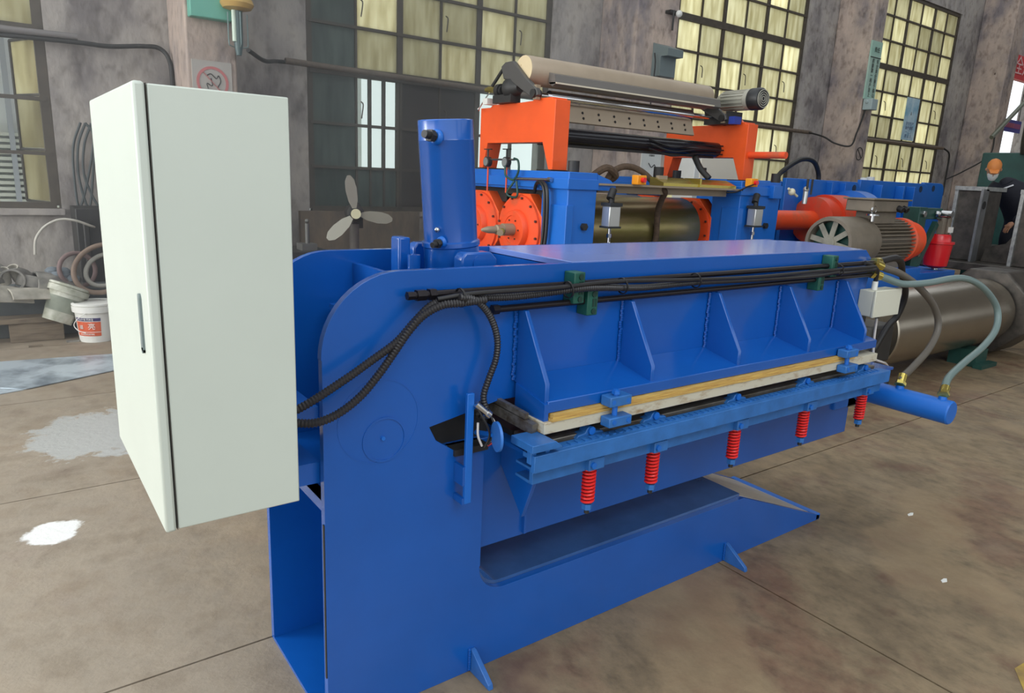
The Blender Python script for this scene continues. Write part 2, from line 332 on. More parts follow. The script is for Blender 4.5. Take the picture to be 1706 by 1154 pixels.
def window(k, x0, kind_of):
    f = MB(); y0, y1 = WY+.03, WY+.09; cw = WW/6
    for i in range(7):
        t = .075 if i % 2 == 0 else .026
        f.box(x0+i*cw-t/2-(0.01 if i in (0, 6) else 0), x0+i*cw+t/2, y0, y1, ZR[0], ZR[-1])
    for j, z in enumerate(ZR):
        t = .11 if j in (3, 6) else .06 if j in (0, 9) else .034
        f.box(x0, x0+WW, y0-.01, y1, z-t/2, z+t/2)
    W_ = f.build('window_%d' % k, IRON, kind='structure')
    MB().box(x0-.06, x0+WW+.06, WY-.05, WY+.1, ZR[0]-.09, ZR[0]-.03).build('window_sill', WALL, W_)
    for i in range(6):
        for j in range(9):
            q = kind_of(i, j)
            if q in (None, 'open'): continue
            z0, z1 = ZR[j], ZR[j+1]
            if q == 'board': M_, nm = BOARDB, 'board_panel'
            elif q == 'dark': M_, nm = PANED, 'pane'
            elif q == 'clear': M_, nm = GLASS, 'pane'
            else: M_, nm = PANE, 'pane'
            key = (q, round(z1-z0, 3))
            if key not in panecache: panecache[key] = MB().box(-cw/2+.008, cw/2-.008, -.003, .003, -(z1-z0)/2+.012, (z1-z0)/2-.012).mesh(nm); panecache[key].materials.append(M_)
            p = bpy.data.objects.new(nm, panecache[key]); COL.objects.link(p); p.parent = W_; p.location = (x0+(i+.5)*cw, WY+.06, (z0+z1)/2)
    for i in (1, 3, 5):
        for zz in (2.3, 3.45):
            MB().tube([(x0+i*cw+.05, WY+.01, zz+.1), (x0+i*cw+.06, WY-.03, zz+.06), (x0+i*cw+.02, WY-.07, zz-.1)], .008, 6, 3).build('latch', IRON, W_)
    return W_
def sash(parent, hx, y, ang, wd, z0, z1, rows, M_=PANE):
    "open casement hinged at hx, swung out by ang"
    c, s_ = math.cos(ang), math.sin(ang)
    def P(t, z): return (hx+c*t, y+s_*t, z)
    f = MB()
    for t in (0, wd): f.bar(P(t, z0), P(t, z1), .03, .03, (c, s_, 0))
    f.bar(P(wd/2, z0), P(wd/2, z1), .016, .02, (c, s_, 0)) if wd > .7 else None
    zz = [z0+(z1-z0)*i/rows for i in range(rows+1)]
    for z in zz: f.bar(P(0, z), P(wd, z), .03, .022)
    fr = f.build('casement', IRON, parent)
    for a, b in zip(zz[:-1], zz[1:]):
        MB().bar(P(.015, (a+b)/2), P(wd-.015, (a+b)/2), .006, b-a-.03).build('pane', M_, fr)
def k1(i, j):
    if j < 3: return 'open' if i == 5 else 'clear'
    return 'frost'
w1 = window(1, XW[0], k1)
sash(w1, XW[0]+WW-.03, WY+.08, math.radians(112), .5, 1.13, 2.68, 3)
def k2(i, j):
    if j < 3: return 'dark' if i == 0 or (i == 1 and j == 0) else 'clear' if i == 1 else 'board' if i < 4 else 'clear'
    if i == 0 and j < 5: return 'dark'
    if i == 3 and j in (3, 4): return 'half'
    return 'frost'
w2 = window(2, XW[1], k2)
mb = MB()
mb.box(3.7, 3.73, WY+.02, WY+.1, 1.1, 2.7); mb.box(3.29, 3.31, WY+.02, WY+.1, 1.1, 2.7); mb.box(3.48, 3.5, WY+.02, WY+.1, 1.1, 2.7)
mb.build('casement', IRON, w2)
window(3, XW[2], lambda i, j: 'frost')
window(4, XW[3], lambda i, j: 'open' if (i == 2 and j == 1 and False) else 'frost')
# outside: pale workshop seen through the clear panes
t = thing('workshop_building', 'pale workshop building with pink wall outside the left window', 'building', (-4, 12.0, 0))
MB().box(-12, 5.5, 12, 13, -.2, 6).build('wall', mat('outside_wall', (236, 240, 238), .8), t)
MB().box(-1.6, -.95, 11.9, 12, .9, 3.3).build('wall_panel', mat('pink_wall', (232, 200, 190), .8), t)
mb = MB()
for i in range(16): mb.box(-3, 2.5, 11.86, 11.98, .5+i*.09, .55+i*.09)
mb.build('shutter', mat('outside_slats', (214, 218, 204), .7), t)
for x in (-1.55, -.3, 1.2): MB().box(x, x+.07, 11.8, 12, 0, 5).build('post', mat('grey_post', (170, 176, 180), .7), t)
t = thing('annex_building', 'pale annex with red band seen through the doorway at right', 'building', (26, 11, 0))
MB().box(19, 34, 11.5, 12.5, 0, 9).build('wall', mat('outside_wall2', (206, 202, 172), .8), t)
MB().box(19, 34, 11.4, 11.5, 3.2, 4.2).build('band', mat('red_band', (206, 110, 84), .7), t)
for x in (20.5, 23.5, 26.5, 29.5): MB().box(x, x+1.1, 11.38, 11.5, 1.0, 2.6).build('window', PANED, t)
fr = MB().box(20.2, 20.5, WY-.15, WY+.2, 0, 5.76).box(23.4, 23.6, WY-.15, WY+.2, 0, 5.76).box(20.2, 23.6, WY-.1, WY+.2, 5.2, 5.76).build('door_1', WALL, kind='structure')
MB().box(20.5, 20.62, WY-.1, WY+.1, 0, 5.2).build('door_jamb', WHITE, fr)

# dusty air in the daylight of the left bay
hz = bpy.data.materials.new('dusty_air'); hz.use_nodes = True; nt = hz.node_tree; nt.nodes.remove(nt.nodes['Principled BSDF'])
vs_ = nt.nodes.new('ShaderNodeVolumeScatter'); vs_.inputs['Color'].default_value = (.95, .97, 1, 1); vs_.inputs['Density'].default_value = .10; vs_.inputs['Anisotropy'].default_value = .65
nt.links.new(vs_.outputs[0], nt.nodes['Material Output'].inputs['Volume'])
hb_ = MB().box(-6, 4.6, 2.9, 6.78, .02, 6.5).build('haze', hz, kind='stuff'); hb_['label'] = 'thin dusty haze in front of the left wall and windows'; hb_['category'] = 'haze'

# ------------------------------------------------------------------ PRESS: blue hydraulic rubber cutter
t = thing('hydraulic_cutter', 'long blue enamelled hydraulic cutter with C shaped frame and gusseted beam', 'machine', (0, 0, 0))
PR = t
side = [(0, 0), (0, 1.12)] + arc(.22, 1.12, .222, 180, 90, 12) + [(2.60, 1.342), (2.66, 1.30), (2.66, 1.22), (2.60, .93), (.56, .93), (.317, .885), (.34, .84), (.42, .785), (.513, .785), (.513, .38)] + arc(.61, .375, .1, 180, 270, 8) + [(1.90, .275), (2.56, .02), (2.56, 0)]
for y0, y1 in ((0, .025), (.495, .52)): MB().prism(side, 'y', y0, y1).build('side_plate', BLUE, t, .002)
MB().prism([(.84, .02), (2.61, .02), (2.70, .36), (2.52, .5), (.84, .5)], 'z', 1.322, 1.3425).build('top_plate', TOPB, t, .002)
MB().box(.84, .86, .026, .494, .95, 1.32).box(2.58, 2.6, .026, .494, .95, 1.32).build('end_web', BLUE, t)
# front shelf of the upper beam with a sloping top
MB().prism([(0, 1.0), (-.03, .99), (-.165, .962), (-.165, .927), (0, .927)], 'x', .62, 2.50).build('upper_shelf', BLUE, t, .002)
gx = [.612, 1.056, 1.511, 1.963, 2.396]
for x in gx: MB().prism([(-.001, .985), (-.158, .955), (-.158, 1.015), (-.042, 1.212), (-.001, 1.216)], 'x', x, x+.016).build('gusset', BLUE, t, .002)
rnd = random.Random(3); wb = MB()
for x in gx:
    for i in range(28):
        wb.sphere((x-.006+rnd.uniform(-.003, .003), -.006, 1.205-i*.0078), .0065, 6)
wb.build('weld_bead', BLUE, t, kind='stuff')
# polygonal end nose under first gusset
MB().prism([(-.02, .985), (-.165, .955), (-.165, .90), (-.10, .86), (-.02, .90)], 'x', .606, .622).build('end_cheek', BLUE, t)
# yellow packing and pale blade bar
rnd = random.Random(5); pk = []
n = 40
for i in range(n+1): pk.append((.63+(2.30-.63)*i/n, .926+rnd.uniform(-.001, .0)))
MB().prism(pk+[(2.30, .912), (.63, .912)], 'y', -.178, -.04).build('packing_strip', WOOD, t)
MB().box(.625, 2.30, -.182, -.04, .904, .9115).build('packing_strip', WOOD, t)
MB().box(.60, 2.50, -.178, -.03, .868, .9035).build('blade_bar', PLASTICW, t, .002)
MB().bar((.585, -.15, .880), (.52, .30, .935), .022, .032).build('blade_guide', GSTEEL, t)
MB().bar((.578, -.12, .912), (.515, .30, .965), .014, .018).build('blade_guide', GSTEEL, t)
for x in (.87, 2.215):
    c = MB().box(x-.045, x+.045, -.215, -.17, .925, .957).build('clamp_block', TBLUE, t, .003)
    MB().box(x-.05, x+.045, -.222, -.18, .862, .893).build('lower_block', TBLUE, c, .003)
    b = MB().cyl((x-.008, -.197, .88), (x-.008, -.197, .975), .009, n=12).hexbolt((x-.008, -.197, .962), (0, 0, 1), .014, .01)
    for dx in (-.03, .03): b.cyl((x+dx, -.2155, .94), (x+dx, -.214, .94), .008, n=12); b.cyl((x+dx, -.224, .878), (x+dx, -.221, .878), .008, n=12)
    b.build('bolt', MBLUE, c)
# lower jaw
MB().box(.30, 2.74, .035, .485, .42, .80).build('lower_beam', BLUE, t, .002)
MB().prism([(.034, .80), (-.155, .80), (-.158, .745), (-.088, .565), (.034, .70)], 'x', .60, .616).build('gusset', BLUE, t, .002)
for x in (1.06, 1.55, 2.0, 2.42): MB().prism([(.034, .78), (-.04, .78), (.034, .66)], 'x', x, x+.014).build('gusset', BLUE, t)
MB().box(.70, .71, .02, .036, .43, .78).build('stiffener', BLUE, t)
MB().box(.56, 2.70, -.165, .30, .80, .812).build('table_plate', BLUE, t)
MB().box(.60, 2.55, -.15, -.03, .812, .834).build('lower_blade_strip', GSTEEL, t, .002)
MB().box(.60, 2.66, -.02, .28, .812, .83).build('anvil_block', DARK, t)
# throat machinery
MB().box(.345, .56, .06, .46, .80, .925).build('throat_block', DARK, t)
mb = MB().box(.40, .52, -.01, .05, .78, .80)
for i in range(7): mb.sphere((.50+rnd.uniform(-.02, .03), .01+rnd.uniform(-.02, .02), .93-i*.008), .012, 8)
mb.build('grease_lumps', DARK, t, kind='stuff')
# toothed gauge bar on springs
MB().box(.535, 2.555, -.222, -.205, .776, .828).box(.535, 2.555, -.205, -.165, .812, .8275).build('gauge_bar', TBLUE, t, .0015)
tb = MB()
for i in range(66): tb.box(.60+i*.029, .614+i*.029, -.199, -.180, .8275, .8315)
tb.build('gauge_teeth', TBLUE, t, kind='stuff')
MB().box(.56, 2.56, -.185, -.17, .722, .772).box(.56, 2.56, -.17, -.10, .764, .772).box(.56, 2.56, -.17, -.10, .722, .730).build('lower_channel', TBLUE, t, .0015)
MB().prism([(.515, .868), (.60, .868), (.625, .850), (.625, .845), (.515, .845)], 'y', -.235, -.13).box(.53, .55, -.21, -.19, .80, .846).box(.585, .60, -.21, -.19, .80, .846).build('stop_bracket', TBLUE, t, .0015)
for x in (.80, 1.09, 1.53, 1.985, 2.44):
    s = MB().box(x-.035, x+.03, -.205, -.13, .726, .765).build('spring_block', TBLUE, t, .003)
    b = MB().cyl((x-.02, -.212, .745), (x-.02, -.204, .745), .010, n=12).build('bolt', MBLUE, s)
    p = MB().prism([(-.06, .822), (.06, .822), (.05, .833), (.025, .836)] + arc(0, .834, .021, 10, 170, 8) + [(-.025, .836), (-.05, .833)], 'y', -.163, -.13)
    p.v = [v+Vector((x, 0, 0)) for v in p.v]; pb = p.build('pillow_block', TBLUE, t, .002)
    MB().cyl((x, -.170, .842), (x, -.16, .842), .013, n=16).build('bearing', MBLUE, pb)
    MB().cyl((x, -.17, .565), (x, -.17, .80), .0085, n=12).build('rod', DARK, s)
    MB().helix((x, -.17, .602), .0185, .120, 10, .0046, 7, 16).build('coil_spring', SPR, s)
    MB().hexbolt((x, -.17, .58), (0, 0, 1), .017, .019).build('nut', TBLUE, s)
# base: channel floor, sloping toe, bottom plate, cross plates
MB().prism([(.522, .46), (.522, .375)] + arc(.61, .375, .088, 180, 270, 8) + [(1.90, .287), (1.90, .275), (.61, .275)] + arc(.61, .375, .1, 270, 180, 8) + [(.51, .46)], 'y', .025, .495).build('channel_floor', BLUE2, t)
MB().prism([(1.90, .277), (2.55, .02), (2.545, .008), (1.895, .263)], 'y', .025, .495).build('toe_plate', mat('toe_beige', (206, 196, 180), .3, metal=.2, var=.2, scale=3, stretch=(1, 4, 1)), t)  # plain pale beige for the sloping toe plate
MB().box(0.0, 2.5, .025, .495, 0, .012).build('bottom_plate', BLUE, t)
MB().box(2.53, 2.565, 0, .52, 0, .030).build('toe_edge', MBLUE, t, .003)
MB().box(.003, .2, .026, .494, .72, .745).box(.003, .015, .026, .494, .69, .745).build('cross_plate', BLUE, t)
MB().box(.30, .32, .026, .494, .72, 1.30).build('cross_plate', BLUE, t)
MB().box(.20, .82, .08, .45, 1.16, 1.18).build('cross_plate', BLUE, t)
for i in range(6): pass
MB().box(-.003, 0, .002, .01, .18, .66).build('seam_line', DARK, t)
for x in (.486, 1.805):
    MB().prism([(0, .085), (-.012, .083), (-.11, .018), (-.115, 0), (0, 0)], 'x', x, x+.018).build('foot_gusset', mat('foot_blue', (48, 104, 176), .4, var=.2, scale=20), t, .002)
    wb = MB()
    for i in range(9): wb.sphere((x-.004, -.004, .012+i*.009), .006, 6)
    wb.build('weld_bead', BLUE, t)
# round access boss on the side plate
MB().ring((.175, 0, .875), (0, -1, 0), .060, .066, 0, .003).build('boss_ring', BLUE, t)
MB().cyl((.17, 0, .88), (.17, -.006, .88), .006, n=10).build('plug', MBLUE, t)
MB().ring((.16, -.0, .93), (0, -1, 0), .118, .122, 0, .0012, 40).build('weld_ring', BLUE, t)
# steel pipes and green clamps
MB().cyl((.24, -.03, 1.279), (2.625, -.03, 1.287), .0105, n=12).hexbolt((.252, -.03, 1.279), (1, 0, 0), .016, .028).hexbolt((.29, -.03, 1.279), (1, 0, 0), .017, .02).hexbolt((.225, -.03, 1.279), (1, 0, 0), .012, .02).build('upper_pipe', PIPEB, t)
MB().cyl((.50, -.03, 1.222), (2.625, -.03, 1.232), .0105, n=12).hexbolt((.5, -.03, 1.222), (1, 0, 0), .015, .022).build('lower_pipe', PIPEB, t)
for x, z0, z1 in ((.812, 1.222, 1.320), (.872, 1.180, 1.262), (2.262, 1.240, 1.330), (2.175, 1.185, 1.275)):
    g = MB().box(x-.022, x+.022, -.052, -.001, z0, z1).build('pipe_clamp', GREEN, t, .003)
    b = MB()
    for z in (z0+.014, z1-.014): b.cyl((x+.004, -.056, z), (x+.004, -.05, z), .009, n=12)
    b.box(x-.002, x+.006, -.0535, -.05, z0+.028, z1-.028); b.box(x+.01, x+.016, -.0535, -.05, z0+.028, z1-.028)
    b.build('clamp_bolts', mat('clamp_dark', (16, 52, 44), .5), g)
# vertical hydraulic cylinder
a = Vector((.540, .262, 1.30)); b = Vector((.503, .262, 1.757)); ax = (b-a).normalized(); L_ = (b-a).length
c = MB().lathe(a, ax, [(0, .088), (.075, .088), (.079, .092), (.092, .092), (.096, .0845), (L_-.062, .0845), (L_-.06, .0858), (L_-.056, .0845), (L_-.003, .0845), (L_, .081), (L_, 0)], 48).build('cylinder_barrel', BLUE, t)
def port(par, o, d, s_=1, nm='port'):
    d = Vector(d).normalized(); o = Vector(o)
    p = MB().lathe(o, d, [(0, .020*s_), (.008*s_, .019*s_), (.012*s_, .015*s_)], 18).build(nm, MBLUE, par)
    MB().lathe(o, d, [(.010*s_, .012*s_), (.018*s_, .012*s_)], 16).hexbolt(o+d*.018*s_, d, .016*s_, .014*s_).lathe(o+d*.032*s_, d, [(0, .010*s_), (.018*s_, .010*s_), (.018*s_, .006*s_)], 14).build('fitting', DARK, p)
port(c, (.44, .20, 1.70), (-1, -.35, .12), 1.15)
port(c, (.462, .195, 1.395), (-1, -.3, -.2), .9)
MB().sphere((.452, .21, 1.43), .009, 10).build('bleed_screw', STEEL, c)
cv = [(.475, 1.33), (.475, 1.355), (.490, 1.372), (.580, 1.372), (.603, 1.35), (.603, 1.33)]
for y in (.10, .40):
    q = MB().prism([(p[0], p[1]) for p in cv] + [(.603, 1.18), (.475, 1.18)], 'y', y, y+.05).build('clevis_plate', BLUE, t, .006)
    MB().cyl((.54, y-.004, 1.338), (.54, y+.02, 1.338), .026, n=24).build('pin', BLUE, q)
MB().box(.37, .41, .30, .36, 1.18, 1.40).build('stop_block', BLUE, t, .006)
MB().cyl((.395, .25, 1.18), (.395, .25, 1.352), .020, n=20).cyl((.395, .25, 1.352), (.395, .25, 1.3535), .009, n=12).build('guide_pin', BLUE, t)
# clamping cylinder at the far end, pointing to the front
c = MB().lathe((2.75, -.425, .655), (0, 1, 0), [(0, 0), (0, .050), (.006, .055), (.40, .055), (.40, .062), (.42, .062), (.42, .055), (.47, .055)], 32).build('clamp_cylinder', MBLUE, t)
MB().box(2.58, 2.80, .02, .12, .56, .76).box(2.56, 2.70, -.10, .03, .70, .80).build('cylinder_bracket', MBLUE, t, .006)
for y in (-.377, -.186): MB().cyl((2.75, y, .70), (2.75, y, .722), .020, .017, n=16).build('port', MBLUE, c)
MB().cyl((2.62, -.10, .75), (2.52, -.10, .75), .03, n=16).build('rod_end', MBLUE, t)
# flat bar and round pad at the throat
b = MB().box(.412, .436, -.052, -.040, .64, .985).build('flat_bar', MBLUE, t, .002)
MB().box(.404, .414, -.05, -.001, .64, .66).build('bar_tab', BLUE, b); MB().box(.404, .414, -.05, -.001, .70, .76).build('bar_tab', BLUE, b)
d = Vector((.966, -.26, 0)).normalized(); MB().lathe(Vector((.468, -.12, .868)), d, [(0, .044), (.008, .044), (.008, 0)], 32).build('round_pad', mat('pad_blue', (52, 116, 196), .4), t)
MB().cyl((.48, -.12, .868), (.48, 0, .84), .008, n=10).build('pad_arm', MBLUE, t)
s = MB().cyl((.436, -.06, .955), (.468, -.07, .925), .010, n=14).cyl((.466, -.07, .927), (.476, -.072, .918), .013, n=14).build('sensor', STEEL, t)
for pts, M_ in (([(.475, -.075, .92), (.492, -.08, .89), (.488, -.08, .85), (.468, -.07, .825)], WIREW), ([(.475, -.075, .92), (.498, -.08, .88), (.495, -.08, .84), (.475, -.07, .822)], WIRER), ([(.438, -.07, .90), (.440, -.07, .86), (.455, -.07, .825)], WIREW), ([(.44, -.065, .94), (.47, -.085, .87), (.462, -.075, .82)], BLACK), ([(.476, -.07, .93), (.484, -.09, .88), (.470, -.08, .83)], BLACK)):
    MB().tube(pts, .0035, 6, 6).build('sensor_wire', M_, s)

# conduits and hoses
def hose(name, pts, r, M_, label, cat='hose', corr=0, step=None, n=10, group=None):
    return single(MB().tube(pts, r, n, 10, corr, step), name, M_, label, cat, group)
top = [(2.60, -.052, 1.262), (2.3, -.06, 1.258), (2.26, -.064, 1.264), (2.1, -.05, 1.252), (1.7, -.05, 1.256), (1.35, -.052, 1.262), (1.1, -.048, 1.257), (.9, -.064, 1.27), (.80, -.066, 1.272), (.664, -.05, 1.263), (.554, -.05, 1.260), (.45, -.05, 1.264), (.381, -.05, 1.266)]
hose('corrugated_conduit', top+[(.326, -.051, 1.264), (.28, -.053, 1.250), (.234, -.054, 1.212), (.181, -.056, 1.163), (.112, -.057, 1.123), (.03, -.059, 1.078), (-.08, -.06, 1.025), (-.16, -.03, .99)], .0105, CONDUIT, 'black corrugated conduit along the blue beam, its upper branch running down to the cabinet', 'conduit', .13, .0042)
hose('corrugated_conduit', [(.45, -.072, 1.262), (.366, -.073, 1.258), (.31, -.070, 1.255), (.256, -.068, 1.232), (.212, -.066, 1.191), (.169, -.063, 1.134), (.127, -.062, 1.082), (.077, -.062, 1.032), (.02, -.061, .996), (-.036, -.061, .981), (-.081, -.05, .983), (-.13, -.02, .99)], .0105, CONDUIT, 'black corrugated conduit, the lower of two branches looping into the cabinet', 'conduit', .13, .0042)
hose('corrugated_conduit', [(.36, -.076, 1.275), (.42, -.070, 1.260), (.473, -.06, 1.211), (.504, -.055, 1.146), (.506, -.052, 1.083), (.484, -.05, 1.021), (.468, -.05, .968), (.477, -.06, .92)], .0095, CONDUIT, 'black corrugated conduit curving down the front plate to the sensor wires', 'conduit', .13, .0042)
hose('cable', [(2.56, -.075, 1.275), (2.1, -.068, 1.272), (1.7, -.064, 1.267), (1.3, -.066, 1.275), (.95, -.07, 1.287), (.7, -.068, 1.28), (.42, -.066, 1.28), (.3, -.06, 1.27)], .007, BLACK, 'smooth black cable tied along the conduit on the blue beam', 'cable')
for i, x in enumerate((.375, .76, .99, 1.35, 2.28)):
    single(MB().ring((x, -.058, 1.27), (1, 0, .1), .024, .027, -.003, .003, 16), 'cable_tie', BLACK, ['black cable tie where the three conduits part', 'black cable tie just left of the left green clamp', 'black cable tie just right of the left green clamp', 'black cable tie midway along the beam', 'black cable tie beside the right green clamp'][i], 'cable tie', 'cable ties on the beam')
def fitting_hose(name, pts, r, M_, label, ends=(1, 1)):
    o = thing(name, label, 'hose', pts[0]); MB().tube(pts, r, 12, 10).build('hose_body', M_, o)
    P = [Vector(p) for p in pts]
    for e, (p, q) in zip(ends, ((P[0], P[1]), (P[-1], P[-2]))):
        if e:
            d = (q-p).normalized(); MB().lathe(p-d*.012, d, [(0, r*.8), (.012, r*.8), (.012, r*1.25), (.055, r*1.25)], 14).hexbolt(p-d*.014, d, r*1.5, .016).build('brass_fitting', BRASS, o)
    return o
fitting_hose('hydraulic_hose', [(2.64, -.03, 1.281), (2.703, -.05, 1.259), (2.814, -.069, 1.232), (2.976, -.089, 1.163), (3.136, -.108, 1.06), (3.181, -.127, .952), (3.077, -.147, .858), (2.887, -.167, .787), (2.77, -.18, .757), (2.75, -.186, .735)], .0165, HOSEG, 'grey hydraulic hose dropping from the beam end to the near port of the cylinder')
fitting_hose('hydraulic_hose', [(2.637, -.03, 1.235), (2.711, -.062, 1.212), (2.809, -.093, 1.187), (2.979, -.125, 1.188), (3.255, -.156, 1.203), (3.443, -.188, 1.155), (3.598, -.219, 1.046), (3.564, -.251, .942), (3.366, -.282, .873), (3.069, -.314, .822), (2.851, -.345, .784), (2.751, -.377, .735)], .0165, HOSET, 'pale grey hydraulic hose in the widest loop ending on the cylinder tip')
fitting_hose('hydraulic_hose', [(2.66, -.02, 1.283), (2.884, .004, 1.295), (3.009, .029, 1.267), (3.093, .053, 1.206), (3.218, .077, 1.086), (3.225, .101, .968), (3.188, .126, .901), (3.1, .15, .75), (2.95, .2, .60)], .0165, BLACK, 'dark hydraulic hose bending down behind the grey junction box', (1, 0))
t = thing('junction_box', 'small beige junction box bolted on the end of the blue beam', 'box', (2.71, -.05, 1.04))
MB().box(2.597, 2.83, -.07, 0, 1.04, 1.160).build('box_body', CREAM, t, .004)
MB().box(2.594, 2.833, -.082, -.07, 1.037, 1.163).build('lid', CREAM, t, .003)
MB().cyl((2.65, -.04, 1.16), (2.65, -.04, 1.20), .013, n=12).build('gland', WHITE, t)
MB().cyl((2.72, -.04, 1.02), (2.72, -.04, 1.04), .010, n=12).build('gland', DARK, t)
hose('cable', [(2.52, -.045, 1.29), (2.58, -.05, 1.275), (2.63, -.05, 1.25), (2.65, -.04, 1.195)], .010, BLACK, 'short black cable entering the top of the beige junction box', 'cable')
hose('cable', [(2.72, -.04, 1.025), (2.73, -.04, .90), (2.76, -.04, .82), (2.86, -.03, .785), (2.95, -.01, .76), (3.02, .0, .72)], .006, WIREW, 'thin pale cable hanging under the junction box to the limit switch', 'cable')
t = thing('limit_switch', 'small copper and black limit switch by the cylinder root', 'switch', (2.92, -.02, .6))
MB().cyl((2.86, -.02, .71), (2.92, -.03, .70), .022, n=14).build('switch_head', mat('copper', (190, 110, 80), .3, metal=.8), t)
MB().box(2.92, 3.0, -.02, .05, .62, .70).build('switch_body', DARK, t, .004)
MB().box(2.70, 2.96, .02, .04, .56, .66).build('switch_bracket', DARK, t)

# electrical cabinet hung on the machine end
t = thing('electrical_cabinet', 'tall pale grey steel electrical cabinet on the left end of the blue machine', 'cabinet', (-.26, .17, .825))
MB().box(-.385, -.118, -.15, .50, .825, 1.738).build('cabinet_body', CAB, t, .003)
d = MB().box(-.411, -.3885, -.153, .503, .822, 1.741).build('door', CAB, t, .006)
MB().box(-.387, -.386, -.1505, .5005, .8245, 1.7385).build('door_seal', mat('seal_dark', (70, 66, 60), .8), t)
MB().prism([(-.076, 1.205)] + arc(-.066, 1.212, .010, 180, 360, 6) + arc(-.066, 1.32, .010, 0, 180, 6), 'x', -.416, -.409).build('handle', mat('handle_grey', (112, 124, 124), .4), d, .001)
MB().box(-.20, .003, .04, .24, .77, .83).build('mounting_arm', BLUE, t); MB().box(-.117, -.001, .03, .24, .95, .99).build('mounting_arm', BLUE, t)

# ------------------------------------------------------------------ MILL behind
t = thing('rubber_mixing_mill', 'blue two roll rubber mill with orange bearing covers behind the cutter', 'machine', (2.9, 3, 0)); ML = t
X0 = 2.91
for x0, x1, nm in ((2.91, 3.20, 'near'), (5.0, 5.62, 'far')):
    h = MB().prism([(2.50, 0), (2.50, 1.65), (4.28, 1.65), (4.28, 0), (3.98, 0), (3.98, 1.50), (2.82, 1.50), (2.82, 0)], 'x', x0, x1).build('housing_frame', MBLUE, t, .006)
    MB().box(x0-.02, x0+.05, 2.485, 2.68, 0, 1.40).build('flange', MBLUE, h, .004)
    MB().box(x0-.02, x1, 2.48, 4.3, 1.52, 1.60).build('cap_rib', MBLUE, h, .004)
    for y in (3.09, 3.69):
        r = .31; o = [(y+r*1.0*math.cos(math.radians(22.5+45*i)), 1.17+r*1.03*math.sin(math.radians(22.5+45*i))) for i in range(8)]
        c = MB().prism(o, 'x', x0-.005, x0+.14).build('bearing_housing', ORANGE if nm == 'near' else ORANGE, t, .006)
        MB().lathe((x0-.005, y, 1.17), (-1, 0, 0), [(0, .285), (.02, .28), (.022, .24), (.03, .2), (.03, .165), (.075, .155), (.08, .15), (.08, .115), (.074, .112), (.074, 0)], 48).build('bearing_cover', DORANGE, c)
        b = MB()
        for i in range(12): b.hexbolt((x0-.03, y+.262*math.cos(i*PI/6+.2), 1.17+.262*math.sin(i*PI/6+.2)), (-1, 0, 0), .011, .012)
        for i in range(6): b.hexbolt((x0-.08, y+.085*math.cos(i*PI/3), 1.17+.085*math.sin(i*PI/3)), (-1, 0, 0), .007, .008)
        b.build('cover_bolts', mat('bolt_dark', (90, 50, 40), .5), c, kind='stuff')
MB().box(2.95, 5.6, 2.6, 4.2, 0, .25).build('base_frame', MBLUE, t)
for y in (3.09, 3.69):
    MB().lathe((3.14, y, 1.17), (1, 0, 0), [(0, .15), (.10, .15), (.10, .29), (.104, .295), (1.70, .295), (1.70, .29), (1.70, .16), (1.86, .16)], 64).build('mill_roll', BRONZE, t)
n = MB().lathe((2.83, 3.09, 1.17), (-1, 0, 0), [(0, .05), (.10, .05), (.10, .04), (.16, .04), (.17, .030), (.24, .028), (.30, .012), (.31, 0)], 24).cyl((2.72, 3.09, 1.17), (2.66, 3.02, 1.15), .026, n=14).build('rotary_joint', TAN, t)
MB().lathe((2.70, 3.05, 1.165), (-.6, -.8, 0), [(0, .022), (.03, .022), (.03, .014), (.031, 0)], 14).build('joint_port', BRASS, n)
MB().box(3.0, 3.15, 2.85, 3.95, 1.38, 1.50).build('dark_filler', DARK, t)  # dark filler added so the gap over the bearings stays dark
MB().box(3.0, 3.12, 3.36, 3.42, .7, 1.45).build('dark_filler', DARK, t)
# guide tray across the front
MB().box(3.2, 5.0, 2.48, 2.86, 1.560, 1.575).build('front_tray', TAN, t)
MB().prism([(2.50, 1.576), (2.50, 1.60), (2.62, 1.645), (2.66, 1.645), (2.66, 1.576)], 'x', 3.95, 4.92).box(4.40, 4.42, 2.49, 2.67, 1.576, 1.65).build('gilt_guard', BRASS, t)
MB().box(3.3, 4.92, 2.60, 2.62, 1.50, 1.56).build('guard_skirt', TAN, t)
MB().prism([(3.2, 1.64), (3.34, 1.60), (3.40, 1.555), (3.40, 1.52), (3.2, 1.52)], 'y', 2.5, 2.6).build('tray_bracket', MBLUE, t)
for x in (3.30, 5.15):
    c = MB().box(x-.058, x+.058, 2.38, 2.47, 1.245, 1.405).build('air_cylinder', ALU, t, .006)
    b = MB().box(x-.065, x+.065, 2.37, 2.48, 1.405, 1.43).box(x-.065, x+.065, 2.37, 2.48, 1.235, 1.25)
    b.build('end_cap', mat('cap_black', (40, 42, 44), .5), c)
    MB().cyl((x, 2.43, 1.43), (x, 2.43, 1.50), .022, n=14).cyl((x-.02, 2.43, 1.46), (x+.03, 2.45, 1.53), .03, n=12).build('mount', DARK, c)
    MB().cyl((x, 2.43, 1.12), (x, 2.43, 1.24), .013, n=12).hexbolt((x, 2.43, 1.16), (0, 0, 1), .022, .03).build('piston_rod', STEEL, c)
    ch = MB()
    for i in range(5): ch.tube([(x+(.013*math.cos(a*PI/4) if i % 2 else 0), 2.43+(0 if i % 2 else .013*math.cos(a*PI/4)), 1.11-i*.036+.022*math.sin(a*PI/4)) for a in range(8)], .004, 6, 2, closed=True)
    ch.build('chain', STEEL, c)
